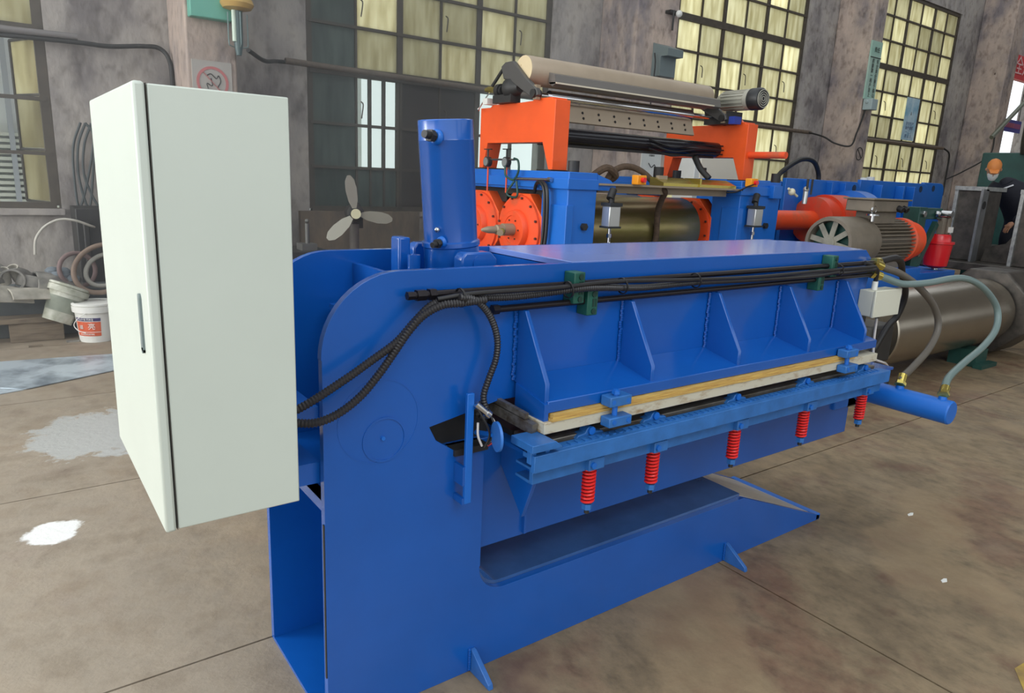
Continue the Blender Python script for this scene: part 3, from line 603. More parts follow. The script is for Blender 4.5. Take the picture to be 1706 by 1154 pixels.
for x, z in ((3.61, 1.576), (5.08, 1.60)):
    e = MB().box(x-.05, x+.05, 2.42, 2.49, z, z+.075).build('stop_switch_box', YEL, t, .006)
    MB().cyl((x, 2.42, z+.038), (x, 2.39, z+.038), .02, n=16).build('stop_button', RED, e)
for y, gz in ((3.56, 1.71), (3.28, 1.71)):
    g = MB().cyl((2.86, y, gz), (2.90, y, gz), .042, n=20).cyl((2.88, y, gz+.04), (2.88, y, gz+.10), .008, n=8).box(2.87, 2.89, y-.05, y+.05, gz+.10, gz+.108).build('pressure_gauge', DARK, t)
    MB().cyl((2.855, y, gz), (2.86, y, gz), .034, n=20).build('dial', mat('dial', (120, 124, 124), .3), g)
    MB().cyl((2.885, y, gz-.04), (2.885, y, 1.46), .007, n=8).build('gauge_tube', DORANGE, t)
MB().cyl((2.88, 3.16, 1.73), (2.88, 3.56, 1.73), .008, n=8).cyl((2.87, 3.14, 1.58), (2.87, 2.68, 1.585), .011, n=10).hexbolt((2.87, 2.70, 1.585), (0, -1, 0), .020, .04).build('grease_line', STEEL, t)
MB().tube([(2.86, 3.27, 1.68), (2.85, 3.24, 1.60), (2.86, 3.14, 1.57), (2.86, 3.08, 1.64), (2.86, 3.09, 1.72), (2.87, 3.16, 1.74)], .009, 8, 8).build('grease_hose', DGREEN, t)
MB().tube([(2.86, 3.13, 1.56), (2.84, 3.20, 1.46), (2.86, 3.14, 1.43), (2.86, 3.08, 1.45), (2.86, 3.10, 1.56)], .009, 8, 8).build('grease_hose', DGREEN, t)
for dy in (0, .035): MB().tube([(2.88, 2.88, 1.48), (2.86, 2.83, 1.55), (2.85, 2.77-dy, 1.56), (2.84, 2.70-dy, 1.48), (2.85, 2.70-dy, 1.2), (2.85, 2.74-dy, .9)], .014, 8, 8).build('rubber_hose', BLACK, t)
for x, y in ((3.05, 2.62), (5.35, 3.6), (5.6, 2.56), (4.2, 2.80)): MB().cyl((x, y, 1.60), (x, y, 1.735), .045, n=16).build('screw_cap', DARK, t)
for x in (3.08, 5.42): MB().hexbolt((x, 2.5, 1.24), (0, -1, 0), .03, .03).build('frame_bolt', DARK, t)
p = MB().box(5.42, 5.56, 2.44, 2.5, 1.50, 1.62).build('valve_plate', MBLUE, t, .004)
v = MB().sphere((5.68, 2.42, 1.57), .035, 12).cyl((5.62, 2.42, 1.6), (5.78, 2.42, 1.53), .012, n=8).build('valve_set', mat('ivory_valve', (214, 206, 180), .5), t); MB().sphere((5.92, 2.42, 1.60), .03, 10).cyl((5.92, 2.42, 1.46), (5.92, 2.42, 1.58), .024, n=10).build('air_filter', ALU, t)
MB().cyl((5.90, 2.40, 1.60), (5.90, 2.40, 1.70), .012, n=8).build('regulator', DARK, t); MB().cyl((5.98, 2.40, 1.55), (5.98, 2.40, 1.70), .010, n=8).build('regulator', DARK, t)
MB().tube([(5.05, 2.41, 1.62), (4.98, 2.42, 1.60), (4.85, 2.44, 1.55), (4.75, 2.47, 1.54)], .007, 6, 6).build('switch_cable', BLACK, t)

# stock blender on top of the mill
t = thing('stock_blender', 'orange framed stock blender with rolls mounted on top of the mill', 'machine', (3, 3.2, 1.65))
def stand(x0, x1):
    o = MB().prism([(2.76, 1.66), (2.76, 2.19), (2.80, 2.19), (2.80, 2.205), (3.02, 2.205), (3.05, 2.19), (3.20, 2.185), (3.62, 2.185), (3.65, 2.165), (3.80, 2.165), (3.80, 1.66), (3.74, 1.66), (3.68, 1.87), (2.90, 1.87), (2.81, 1.66)], 'x', x0, x1).build('stand', ORANGE, t, .004)
    MB().box(x0-.03, x1+.03, 2.74, 2.92, 1.651, 1.662).build('foot_plate', DARK, o); MB().box(x0-.03, x1+.03, 3.66, 3.82, 1.651, 1.662).build('foot_plate', DARK, o)
    return o
stand(2.95, 3.10); fs = stand(5.35, 5.50)
MB().lathe((5.36, 3.0, 2.13), (1, 0, 0), [(0, 0), (0, .125), (.12, .125), (.12, 0)], 32).build('boss', ORANGE, fs)
MB().lathe((2.93, 3.16, 2.43), (1, 0, 0), [(0, 0), (0, .105), (.01, .112), (2.22, .112), (2.22, .105), (2.22, 0)], 48).build('top_roll', KNIFE, t)
MB().cyl((2.926, 3.16, 2.43), (2.93, 3.16, 2.43), .108, n=40).cyl((2.922, 3.20, 2.47), (2.928, 3.20, 2.47), .008, n=8).build('roll_end', mat('cream_wood', (216, 196, 158), .6), t)
MB().prism([(3.05, 2.34), (3.05, 2.42), (2.98, 2.40), (2.96, 2.33), (3.0, 2.31)], 'x', 3.10, 5.16).build('cross_beam', mat('beam_steel', (120, 116, 112), .4, metal=.4), t)
MB().prism([(3.04, 2.33), (2.95, 2.328), (2.95, 2.34), (3.04, 2.345)], 'x', 3.10, 5.05).build('edge_strip', mat('cream_edge', (206, 196, 176), .4), t)
MB().lathe((3.03, 3.10, 2.245), (1, 0, 0), [(0, .022), (.12, .022), (.12, .046), (1.86, .046), (1.86, .02), (2.3, .02)], 32).build('chrome_roll', CHROME, t)
k = MB().prism([(3.13, 2.19), (3.115, 2.20), (3.06, 2.06), (3.075, 2.052)], 'x', 3.10, 4.93).build('knife_plate', KNIFE, t)
h = MB()
for i in range(9):
    for z, y in ((2.145, 3.092), (2.10, 3.074)): h.cyl((3.33+i*.185, y, z), (3.33+i*.185+.001, y-.006, z+.002), .011, n=10)
h.build('knife_hole', BLACK, k, kind='stuff')
MB().lathe((3.10, 3.12, 1.945), (1, 0, 0), [(0, .07), (2.25, .07)], 32).build('lower_roll', mat('black_gloss', (38, 37, 42), .18, metal=.3), t)
MB().box(3.1, 5.3, 3.10, 3.16, 1.86, 1.90).build('tie_bar', DARK, t)
pr = [(3.42, 2.47), (3.36, 2.50), (3.26, 2.50), (3.08, 2.36), (2.93, 2.27), (2.91, 2.22), (2.98, 2.20), (3.12, 2.27), (3.30, 2.36), (3.38, 2.37)]
for x in (2.915, 5.22):
    a_ = MB().prism(pr, 'x', x-.03, x+.01).build('arm', mat('arm_grey', (84, 82, 80), .5, metal=.3), t, .006)
    MB().cyl((x-.045, 2.96, 2.235), (x+.03, 2.96, 2.235), .032, n=20).build('pivot', DARK, a_)
    MB().box(x-.02, x+.02, 2.94, 2.98, 2.19, 2.30).build('pivot_lug', TAN, a_)
MB().cyl((2.90, 3.56, 2.33), (2.90, 3.40, 2.46), .014, n=10).build('strut_rod', DARK, t)
MB().cyl((2.93, 3.66, 2.31), (2.93, 3.52, 2.30), .025, .03, n=16).cyl((2.93, 3.66, 2.31), (2.93, 3.70, 2.31), .018, n=14).build('brass_union', BRASS, t)
MB().lathe((2.93, 3.54, 2.29), (0, -1, 0), [(0, .03), (.03, .03), (.03, .055), (.08, .055), (.08, .04), (.10, .04)], 24).lathe((2.93, 3.38, 2.30), (0, -1, 0), [(0, .05), (.03, .08), (.10, .08), (.13, .06), (.18, .04)], 28).box(2.88, 2.98, 3.26, 3.52, 2.185, 2.25).build('worm_gearbox', DARK, t)
MB().box(2.88, 2.98, 3.60, 3.67, 2.185, 2.235).build('terminal', WHITE, t)
MB().tube([(2.9, 3.60, 2.28), (2.9, 3.68, 2.22), (2.9, 3.74, 2.17), (2.89, 3.76, 2.15), (2.89, 3.74, 2.14)], .006, 6, 6).build('hook', STEEL, t)
mo = MB().lathe((5.52, 3.28, 2.43), (-.05, -1, 0), [(0, .05), (.06, .09), (.36, .092), (.37, .10), (.42, .10)], 32).build('blender_motor', LGREY, t)
f = MB()
for i in range(18):
    a = i*2*PI/18; c_, s_ = math.cos(a), math.sin(a); f.bar((5.516+.094*c_, 3.20, 2.43+.094*s_), (5.502+.094*c_, 2.92, 2.43+.094*s_), .004, .012, (c_, 0, s_))
f.build('cooling_fins', LGREY, mo, kind='stuff')
MB().lathe((5.498, 2.86, 2.43), (-.05, -1, 0), [(0, .104), (.10, .104), (.12, .09), (.12, 0)], 32).build('fan_cowl', mat('cowl_black', (40, 40, 42), .4), mo)
g = MB()
for i in range(4): g.ring((5.49, 2.735, 2.43), (-.05, -1, 0), .018+i*.02, .024+i*.02, 0, .006)
g.build('fan_grille', LGREY, mo)
MB().cyl((5.40, 3.30, 2.33), (5.30, 3.0, 2.22), .05, n=16).box(5.22, 5.42, 2.9, 3.2, 2.18, 2.30).build('drive_gearbox', DARK, t)
MB().box(5.22, 5.32, 2.83, 2.9, 2.18, 2.25).build('coupling_guard', mat('deep_blue', (40, 60, 150), .5), t)
MB().cyl((5.42, 2.80, 1.90), (5.42, 2.36, 1.90), .032, n=20).build('torque_tube', DORANGE, t)
MB().tube([(5.02, 3.1, 1.86), (5.0, 3.0, 1.75), (5.02, 2.9, 1.66)], .03, 10, 6).build('cable_sleeve', DARK, t)
for z, y in ((1.98, 3.04), (1.94, 3.03), (1.90, 3.04)): MB().tube([(4.3, y, z), (4.6, y-.02, z-.05), (5.0, y+.02, z-.01), (5.33, y-.02, z)], .008, 6, 8).build('loose_cable', BLACK, t)
# lifting strap over the roll
sp = [(3.56, 2.78, 1.60), (3.60, 2.76, 1.67), (3.70, 2.75, 1.715), (3.82, 2.74, 1.715), (3.93, 2.72, 1.675), (4.02, 2.68, 1.60), (4.08, 2.60, 1.53), (4.12, 2.66, 1.46), (4.17, 2.74, 1.36), (4.20, 2.765, 1.25), (4.205, 2.765, 1.12), (4.205, 2.79, 1.0)]
t = thing('lifting_strap', 'dirty brown lifting strap slung over the mill tray and roll', 'strap', (4, 2.7, 1.6))
MB().tube(sp, .027, 10, 8).build('webbing', STRAP, t)
MB().tube([(3.44, 2.84, 1.59), (3.42, 2.78, 1.64), (3.50, 2.72, 1.70), (3.62, 2.74, 1.64), (3.60, 2.82, 1.59)], .03, 8, 6).build('strap_loop', STRAP, t)
MB().box(3.98, 4.08, 2.58, 2.62, 1.60, 1.66).build('strap_sleeve', mat('sleeve', (150, 136, 118), .7), t)

# gear reducer with coupling
t = thing('gear_reducer', 'big ribbed blue gear reducer casing at right of the mill', 'reducer', (9, 3.4, 0))
def panel(x0, x1, y, z1, holes):
    pts = [(x0, .2), (x0, z1), (x1-.12, z1)] + arc(x1-.12, z1-.12, .12, 90, 0, 5) + [(x1, .2)]
    pl = MB().prism(pts, 'y', y, y+.05).build('case_panel', MBLUE, t, .006)
    for x in holes: MB().cyl((x, y-.004, z1-.08), (x, y+.01, z1-.08), .045, n=18).build('lifting_hole', mat('hole_dark', (30, 50, 80), .6), pl)
    return pl
panel(6.9, 8.56, 3.30, 1.72, (8.40,)); panel(8.62, 10.50, 3.34, 1.755, (10.28,)); panel(10.50, 11.15, 3.40, 1.775, (10.80,))
MB().box(6.9, 11.1, 3.45, 4.6, .2, 1.68).build('gear_case', MBLUE, t, .01)
for x in (7.25, 7.75, 8.05, 8.95, 9.55, 9.85): MB().box(x, x+.035, 3.22, 3.34, 1.0, 1.70).build('case_rib', MBLUE, t, .004)
MB().box(6.9, 11.0, 3.10, 3.45, .6, .98).box(6.7, 11.2, 3.0, 4.7, 0, .2).build('case_base', MBLUE, t, .01)
MB().lathe((8.2, 3.09, 1.25), (-1, 0, 0), [(0, .36), (.25, .36), (.27, .30), (.45, .28)], 36).build('bearing_boss', MBLUE, t)
MB().lathe((7.78, 3.09, 1.25), (-1, 0, 0), [(0, .30), (.38, .30), (.38, .27), (.60, .27), (.62, .20), (.62, .10)], 40).build('coupling_flange', mat('red_orange_flange', (212, 62, 28), .5, rgb2=(150, 92, 66), scale=3, lo=.3, hi=.55), t)
MB().lathe((7.2, 3.09, 1.25), (-1, 0, 0), [(0, .11), (1.1, .11), (1.1, .2), (1.35, .2), (1.37, .12)], 32).build('drive_shaft', DORANGE, t)
for x in (9.54,): MB().cyl((x, 3.8, 1.68), (x, 3.8, 1.80), .05, n=14).build('breather', WHITE, t)
MB().cyl((10.85, 4.4, 1.68), (10.85, 4.4, 1.84), .06, n=14).build('breather', WHITE, t)
# main motor
t = thing('main_motor', 'large grey finned electric motor in front of the blue reducer', 'motor', (6.3, 2, 0))
MB().lathe((5.72, 2.0, 1.12), (1, 0, 0), [(.12, .205), (0, .205), (.0, .235), (.03, .245), (.50, .245), (.58, .22)], 48).build('fan_cowl', GREYM, t)
MB().lathe((5.76, 2.0, 1.12), (1, 0, 0), [(.06, 0), (.06, .2), (.07, .2)], 32).build('fan_shroud', DGREEN, t)
f = MB()
for i in range(8):
    a = i*PI/4+.2; c_, s_ = math.cos(a), math.sin(a)
    f.bar((5.75, 2+.05*c_, 1.12+.05*s_), (5.75, 2+.20*c_, 1.12+.20*s_), .05, .006, (1, .5*c_, .5*s_))
f.lathe((5.735, 2, 1.12), (1, 0, 0), [(0, .055), (.02, .06), (.03, .03)], 20)
f.build('fan_blades', mat('fan_grey_blades', (150, 146, 132), .5, var=.3, scale=12), t)
MB().lathe((6.28, 2.0, 1.12), (1, 0, 0), [(0, .18), (.72, .18)], 36).box(6.3, 6.98, 1.87, 2.13, .86, 1.0).build('motor_body', GREYM, t)
for i in range(30):
    a = math.radians(-150+i*10); c_, s_ = math.cos(a), math.sin(a)
    MB().bar((6.28, 2.0+.20*c_*-1, 1.12+.20*s_), (6.98, 2.0+.20*c_*-1, 1.12+.20*s_), .010, .05, (-c_, 0, 0) if 0 else (0, -c_, s_)).build('fin', GREYM, t)
MB().lathe((6.98, 2.0, 1.12), (1, 0, 0), [(0, .20), (.02, .235), (.10, .235), (.12, .20), (.28, .20), (.30, .12)], 40).build('end_shield', DORANGE, t)
b = MB().box(6.12, 6.80, 1.83, 2.10, 1.42, 1.53).build('terminal_box', GREYM, t, .01)
MB().box(6.09, 6.83, 1.81, 2.12, 1.53, 1.545).build('box_lid', GREYM, b, .004)
MB().box(6.25, 6.70, 1.88, 2.06, 1.30, 1.42).build('box_neck', GREYM, b, .01)
for gx_ in (6.6, 6.7): MB().cyl((gx_, 1.83, 1.46), (gx_, 1.78, 1.44), .03, n=12).build('cable_gland', BLACK, b)
e = MB().cyl((6.16, 1.84, 1.385), (6.16, 1.84, 1.40), .06, n=18).cyl((6.16, 1.84, 1.33), (6.16, 1.84, 1.385), .02, n=10).tube([(6.16+.035*math.cos(i*PI/4), 1.84, 1.44+.035*math.sin(i*PI/4)) for i in range(8)], .011, 8, 3, closed=True).build('eye_bolt', STEEL, t)
MB().box(5.9, 7.2, 1.78, 2.22, .0, .86).build('motor_plinth', MBLUE, t, .01)
# green brake stand
t = thing('brake_stand', 'dark green bolted steel stand beside the grey motor', 'stand', (7.45, 2.05, 0))
p = MB().box(7.33, 7.50, 1.95, 2.12, 0, 1.47).build('post', DGREEN, t, .006)
MB().box(7.40, 8.02, 2.02, 2.12, 1.34, 1.46).build('top_arm', DGREEN, t, .006)
MB().bar((7.85, 2.0, 1.30), (7.55, 2.0, .85), .05, .07).build('brace', DGREEN, t)
MB().box(7.2, 8.2, 1.85, 2.3, .0, .78).build('pedestal', MBLUE, t, .006)
for c_ in ((7.40, 1.95, 1.40), (7.42, 1.95, .98), (7.86, 2.01, 1.40)): MB().hexbolt(c_, (0, -1, 0), .035, .03).build('bolt', STEEL, t)
t = thing('brake_actuator', 'bright red cylindrical actuator with grey top hung on the green stand', 'actuator', (7.98, 2.0, .78))
MB().lathe((7.97, 1.98, .80), (0, 0, 1), [(0, 0), (0, .05), (.01, .09), (.03, .12), (.27, .142), (.275, .156), (.30, .156), (.30, .118), (.36, .112), (.38, .10), (.38, 0)], 36).build('red_body', RED, t)
MB().box(7.88, 7.94, 1.93, 1.99, 1.18, 1.36).box(8.0, 8.08, 1.93, 2.01, 1.18, 1.36).build('upper_block', GREYM, t, .005)
MB().box(7.86, 7.95, 1.95, 2.0, 1.335, 1.36).cyl((7.99, 1.9, 1.40), (7.99, 2.05, 1.40), .04, n=16).build('clevis', STEEL, t)
MB().box(8.02, 8.08, 1.90, 1.94, 1.20, 1.26).build('label_plate', WHITE, t)
MB().sphere((7.98, 1.98, .785), .035, 12).build('drain_plug', STEEL, t)

# steel roll lying on the floor
t = thing('steel_roll', 'polished steel mill roll with dark octagonal end lying on the floor at right', 'roll', (6.4, 1.3, 0))
MB().lathe((5.2, 1.30, .46), (1, 0, 0), [(0, 0), (0, .32), (.01, .33), (2.35, .33), (2.36, .32), (2.36, 0)], 64).build('roll_barrel', mat('roll_steel', (176, 166, 150), .27, metal=.9, var=.1, scale=3), t)
MB().prism([(1.3+.46*math.cos(math.radians(22.5+45*i)), .46+.46*math.sin(math.radians(22.5+45*i))*.98) for i in range(8)], 'x', 7.6, 8.1).build('end_bearing', RUSTY, t, .02)
MB().cyl((4.85, 1.3, .46), (5.2, 1.3, .46), .22, n=32).build('roll_neck', mat('neck', (90, 82, 70), .5, metal=.5), t)
MB().prism([(1.0, 0), (1.6, 0), (1.45, .22), (1.15, .22)], 'x', 4.9, 5.12).build('cradle', DGREEN, t)
MB().box(6.9, 7.15, 1.0, 1.25, 0, .16).box(6.85, 7.2, .92, 1.0, 0, .04).build('cradle', DGREEN, t)
single(MB().box(4.6, 4.95, .9, 1.5, .32, .62).box(4.5, 4.7, 1.0, 1.4, .62, .80).box(4.5, 5.0, .95, 1.45, 0, .32), 'gearbox_casting', DARK, 'dark oily casting on the floor between the blue beam and the steel roll', 'casting', bev=.02)

# ------------------------------------------------------------------ left corner: scrap pile, buckets, sheets on the floor
def poly(pts, z0, z1): return MB().prism(pts, 'z', z0, z1)
single(poly([(-.57, 4.09), (.60, 4.60), (.52, 4.82), (.07, 4.87), (-.71, 4.97), (-1.4, 5.02), (-.95, 4.35)], .004, .010), 'metal_sheet', PLATEM, 'large blue grey stained metal sheet lying on the floor left of the cabinet', 'sheet')
single(poly([(-1.6, 4.25), (-1.5, 3.9), (-.74, 4.04), (-.585, 4.085), (-.80, 4.30), (-1.1, 4.42)], .002, .007), 'metal_sheet', PLATEM, 'smaller pale metal sheet at the left edge beside the large one', 'sheet')
def bucket(name, label, loc, rot, body, r0, r1, h, lab=None):
    t = thing(name, label, 'bucket', (0, 0, 0), local=True)
    MB().lathe((0, 0, 0), (0, 0, 1), [(0, 0), (0, r0), (h, r1), (h, r1-.006), (.02, r0-.006), (.02, 0)], 36).build('bucket_body', body, t)
    MB().lathe((0, 0, h-.07), (0, 0, 1), [(0, r1), (.0, r1+.012), (.05, r1+.014), (.052, r1+.004), (.06, r1+.014), (.075, r1+.014), (.08, r1-.004), (.07, r1-.012)], 36).build('rim', body, t)
    return t
t = bucket('paint_bucket', 'white plastic bucket with orange and navy label standing on the floor', (0, 0, 0), None, WHITE, .135, .165, .34)
MB().lathe((0, 0, .295), (0, 0, 1), [(0, .168), (.03, .17), (.035, .16), (.035, 0)], 36).build('lid', WHITE, t)
rr = lambda z: .135+.03*z/.34+.0015
v = Vector((-.55, -.835, 0)); a0 = math.atan2(v.y, v.x)
def band(z0, z1, a, b, M_, nm, dr=0):
    # curved label patch centred on the side that faces the aisle
    vs = []; fs = []; n = 14
    for i in range(n+1):
        g = a0+math.radians(a+(b-a)*i/n)
        for z in (z0, z1): vs.append((math.cos(g)*(rr(z)+dr), math.sin(g)*(rr(z)+dr), z))
    for i in range(n): fs.append((i*2, i*2+2, i*2+3, i*2+1))
    return MB().add(vs, fs).build(nm, M_, t)
band(.196, .224, -42, 42, mat('label_navy', (66, 60, 110), .5), 'label_stripe'); band(.06, .19, -42, 42, mat('label_orange', (216, 98, 62), .5), 'label')
band(.094, .099, -40, 42, WHITE, 'label_line', .001)
t['org'] = (0., 0., 0.)
def btext(s_, z, size, dd=0):
    x, y = math.cos(a0+dd)*(rr(z)+.003), math.sin(a0+dd)*(rr(z)+.003); return text(s_, size, WHITE, t, (x, y, z), (math.radians(90), 0, a0+dd+PI/2), ext=.0008)
btext('内外墙 乳胶漆', .21, .020); btext('亮', .145, .062, .25); btext('福', .138, .04, -.35); btext('环保型乳胶涂料', .077, .017)
MB().tube([(-.09, -.15, .27), (-.15, -.13, .22), (-.175, -.08, .16), (-.15, -.13, .12), (-.10, -.16, .10)], .004, 6, 6).build('handle', WHITE, t)
t.location = (.02, 5.52, 0)
t = bucket('paint_bucket', 'dirty greenish white bucket lying tilted in the scrap behind the labelled bucket', (0, 0, 0), None, DWHITE, .115, .15, .33)
MB().lathe((0, 0, .10), (0, 0, 1), [(0, .1275), (.14, .142)], 36).f and None
MB().lathe((0, 0, .09), (0, 0, 1), [(0, .126), (.13, .1402)], 36).build('label', mat('green_label', (142, 148, 134), .7, var=.3, scale=12), t)
t.location = (-.27, 5.62, .17); t.rotation_euler = (math.radians(-8), math.radians(24), 0)
# timber and supports
single(MB().box(-1.3, .3, 5.62, 5.80, .17, .215), 'timber_plank', TIMBER, 'grey timber plank carrying the scrap above the floor', 'plank', bev=.003)
single(MB().box(-.62, -.22, 5.64, 5.9, 0, .168), 'timber_block', TIMBER, 'pale timber block under the plank at left', 'block', bev=.004)
single(MB().box(.05, .28, 5.66, 5.9, 0, .168), 'timber_block', TIMBER, 'timber block under the plank hidden behind the white bucket', 'block', bev=.004)
single(MB().box(-1.4, .35, 5.85, 6.3, .0, .42), 'scrap_bin', mat('bin_grey', (92, 98, 100), .7, var=.3, scale=5), 'low grey steel bin holding the scrap along the wall', 'bin', bev=.01)
def curl(name, loc, rot, r, a0_, a1_, L_, th, M_, label, cat='scrap', n=16):
    pr_ = [(r*math.cos(math.radians(a)), r*math.sin(math.radians(a))) for a in [a0_+(a1_-a0_)*i/n for i in range(n+1)]]
    pi_ = [((r-th)*math.cos(math.radians(a)), (r-th)*math.sin(math.radians(a))) for a in [a1_-(a1_-a0_)*i/n for i in range(n+1)]]
    k = MB(); P = pr_+pi_; N_ = len(P); vs = []
    for i, xx in enumerate((-L_/2, -L_/6, L_/6, L_/2)):
        w_ = 1+.06*math.sin(i*2.1+r*9)
        vs += [(xx, p[0]*w_, p[1]*(2-w_)) for p in P]
    fs = [tuple(range(N_)), tuple(range(4*N_-1, 3*N_-1, -1))]
    for q in range(3): fs += [(q*N_+i, q*N_+(i+1) % N_, (q+1)*N_+(i+1) % N_, (q+1)*N_+i) for i in range(N_)]
    k.add(vs, fs); o = k.build(name, M_, None, .004, off=Vector((0, 0, 0))); o.location = loc; o.rotation_euler = rot; o['label'] = label; o['category'] = cat; return o
curl('scrap_sheet', (-.72, 5.65, .34), (0, .15, .5), .17, 20, 165, .5, .02, RUB2, 'pale curved scrap sheet at the left edge, lowest in the pile')
curl('scrap_sheet', (-.42, 5.66, .33), (.1, .12, .3), .14, 40, 150, .4, .018, RUB2, 'pale curved scrap sheet with torn right end above the plank')
curl('scrap_sheet', (-.40, 5.80, .50), (.15, -1.25, .5), .13, 0, 200, .10, .03, RUB, 'grey half ring of scrap standing in the middle of the pile')
curl('scrap_sheet', (-.52, 5.80, .53), (.2, .1, 1.2), .10, 0, 300, .2, .02, RUB, 'grey rolled scrap tube on top of the pile at left')
curl('scrap_sheet', (-.74, 5.82, .55), (.2, .0, .9), .13, -20, 190, .25, .03, RUB, 'dark grey arched scrap piece at the left frame edge')
curl('scrap_sheet', (-.24, 5.82, .42), (.4, .2, .2), .15, 10, 170, .35, .02, RUB, 'grey flap of scrap between the half ring and the tilted bucket')
for i, (x, y, z, r, rot, lb) in enumerate(((-.60, 5.85, .60, .045, .5, 'pale short pipe stub sticking up at far left of the scrap'), (-.50, 5.88, .62, .045, .25, 'pale short pipe stub sticking up beside the rolled tube'))):
    o = MB().lathe((0, 0, 0), (0, 0, 1), [(0, r*.8), (0, r), (.14, r), (.14, r*.8), (0, r*.8)], 20); o.f = o.f[:-2]
    o = o.build('pipe_stub', RUB2, None, off=Vector((0, 0, 0))); o.location = (x, y, z-.1); o.rotation_euler = (.5, rot-.6, 0); o['label'] = lb; o['category'] = 'pipe'
def hoop(loc, rot, r, w_, M_, label, cat='hoop', name='rubber_hoop', sx=1.0):
    P_ = [(r*sx*math.cos(i*PI/12), r*math.sin(i*PI/12), 0) for i in range(24)]
    o = MB().tube(P_, w_, 10, 2, closed=True).build(name, M_, None, off=Vector((0, 0, 0))); o.location = loc; o.rotation_euler = rot; o['label'] = label; o['category'] = cat; return o
hoop((.13, 5.66, .62), (math.radians(68), math.radians(-35), .2), .20, .022, mat('brown_hoop', (132, 112, 98), .7, var=.3, scale=8), 'brown oval rubber hoop leaning on the scrap above the white bucket', sx=1.25)
hoop((.15, 5.70, .60), (math.radians(68), math.radians(-35), .2), .13, .02, mat('grey_hoop', (140, 138, 130), .7), 'grey rubber ring inside the brown oval hoop', sx=1.3)
hoop((-.06, 5.78, .60), (math.radians(75), math.radians(50), .1), .15, .02, mat('mauve_hoop', (120, 100, 98), .7), 'mauve rubber loop behind the brown oval hoop')
o = single(MB().tube([(-.36, 6.0, .72), (-.34, 6.0, .86), (-.26, 6.02, .97), (-.14, 6.03, 1.03), (-.02, 6.03, 1.02), (.1, 6.08, .97), (.14, 6.15, .95)], .011, 8, 8), 'bent_hose', mat('pale_hose', (190, 186, 176), .5), 'thin pale hose arching against the wall above the scrap', 'hose')
k = MB()
rnd = random.Random(11)
for i in range(9):
    k.sphere((-.16+rnd.uniform(-.10, .10), 5.80+rnd.uniform(-.04, .04), .54+rnd.uniform(-.05, .05)), .06, 10, .7)
single(k, 'rag_bundle', CLOTHG, 'crumpled grey blue rag bundle between the scrap and the hoops', 'rags')
for i, (x, y) in enumerate(((-.35, 5.55), (-.05, 5.98), (-.44, 5.5), (-.2, 5.6))):
    pass
single(MB().box(-.50, -.40, 5.42, 5.47, 0, .012), 'floor_debris', TIMBER, 'small flat wood chip on the floor in front of the plank at left', 'debris')
single(MB().box(-.22, -.12, 5.48, 5.54, 0, .010), 'floor_debris', RUB, 'small grey chip on the floor beside the labelled bucket', 'debris')
single(MB().box(.0, .50, 6.2, 6.7, 0, 1.12).box(.05, .1, 6.15, 6.2, 0, 1.0), 'dark_locker', DARK, 'dark low locker against the wall behind the hoops', 'locker', bev=.01)

for i, (x, y, w_, a, lb) in enumerate(((3.03, -.23, .03, .4, 'tiny pale paper scrap on the floor right of the toe of the blue machine'), (2.50, -.62, .025, 1.0, 'tiny curled paper scrap on the floor at lower right'))):
    single(MB().prism([(x-w_, y), (x, y-.008), (x+w_, y+.004), (x+w_*.6, y+.012), (x-w_*.5, y+.012)], 'z', 0, .002), 'paper_scrap', WHITE, lb, 'paper scrap')
# ------------------------------------------------------------------ wall services
def pole(name, pts, r, M_, label, cat='pipe', sub=8, corr=0): return single(MB().tube(pts, r, 10, sub), name, M_, label, cat)
pole('conduit_pipe', [(2.2, 6.68, 2.74), (5.0, 6.68, 2.70), (8.6, 6.68, 2.69), (12.6, 6.68, 2.69)], .035, mat('pipe_rust', (112, 98, 86), .6, var=.4, scale=20), 'long rusty conduit pipe along the wall under the upper windows', sub=1)
pole('conduit_pipe', [(14.6, 6.68, 2.70), (18.3, 6.68, 2.72)], .035, mat('pipe_rust2', (112, 98, 86), .6), 'short conduit pipe crossing the last window at right', sub=1)
pole('conduit_pipe', [(-3, 6.70, 2.72), (-.3, 6.70, 2.70), (.2, 6.70, 2.71)], .03, mat('pipe_grey', (120, 116, 116), .6), 'grey conduit pipe over the left window ending in a cable', sub=1)
pole('wall_cable', [(-.6, 6.72, 2.64), (.16, 6.70, 2.66), (.46, 6.70, 2.66), (.75, 6.70, 2.70), (.92, 6.70, 2.70), (1.0, 6.66, 2.58), (1.0, 6.6, 2.3), (1.0, 6.6, 2.1)], .022, DARK, 'dark cable running from the left window and bending down beside the pilaster', 'cable')
pole('wall_cable', [(1.60, 6.0, 2.70), (1.85, 6.3, 2.66), (2.1, 6.66, 2.72), (2.4, 6.68, 2.73)], .022, DARK, 'dark cable from the caged lamp to the rusty conduit', 'cable')
pole('wall_cable', [(12.5, 6.66, 2.69), (12.8, 6.5, 2.62), (12.9, 6.3, 2.5), (13.0, 6.04, 2.46), (13.12, 6.02, 2.7), (13.2, 5.99, 3.0), (13.28, 5.99, 3.25)], .016, DARK, 'thin dark cable looping up to the little box on the third pilaster', 'cable')
for i, dx in enumerate((0, .05, -.04)):
    pole('hanging_cable', [(.2+dx, 6.70, 1.92), (.12+dx, 6.68, 1.7), (.10+dx, 6.68, 1.4), (.16+dx*2, 6.68, 1.1), (.22+dx, 6.68, 1.4), (.26, 6.68, 1.8), (.2, 6.70, 1.92)], .012, mat('cable_slate', (70, 78, 80), .6), ['leftmost drooping loop of slate cable on the wall beside the cabinet', 'middle drooping loop of slate cable on the wall beside the cabinet', 'outer drooping loop of slate cable on the wall beside the cabinet'][i], 'cable')
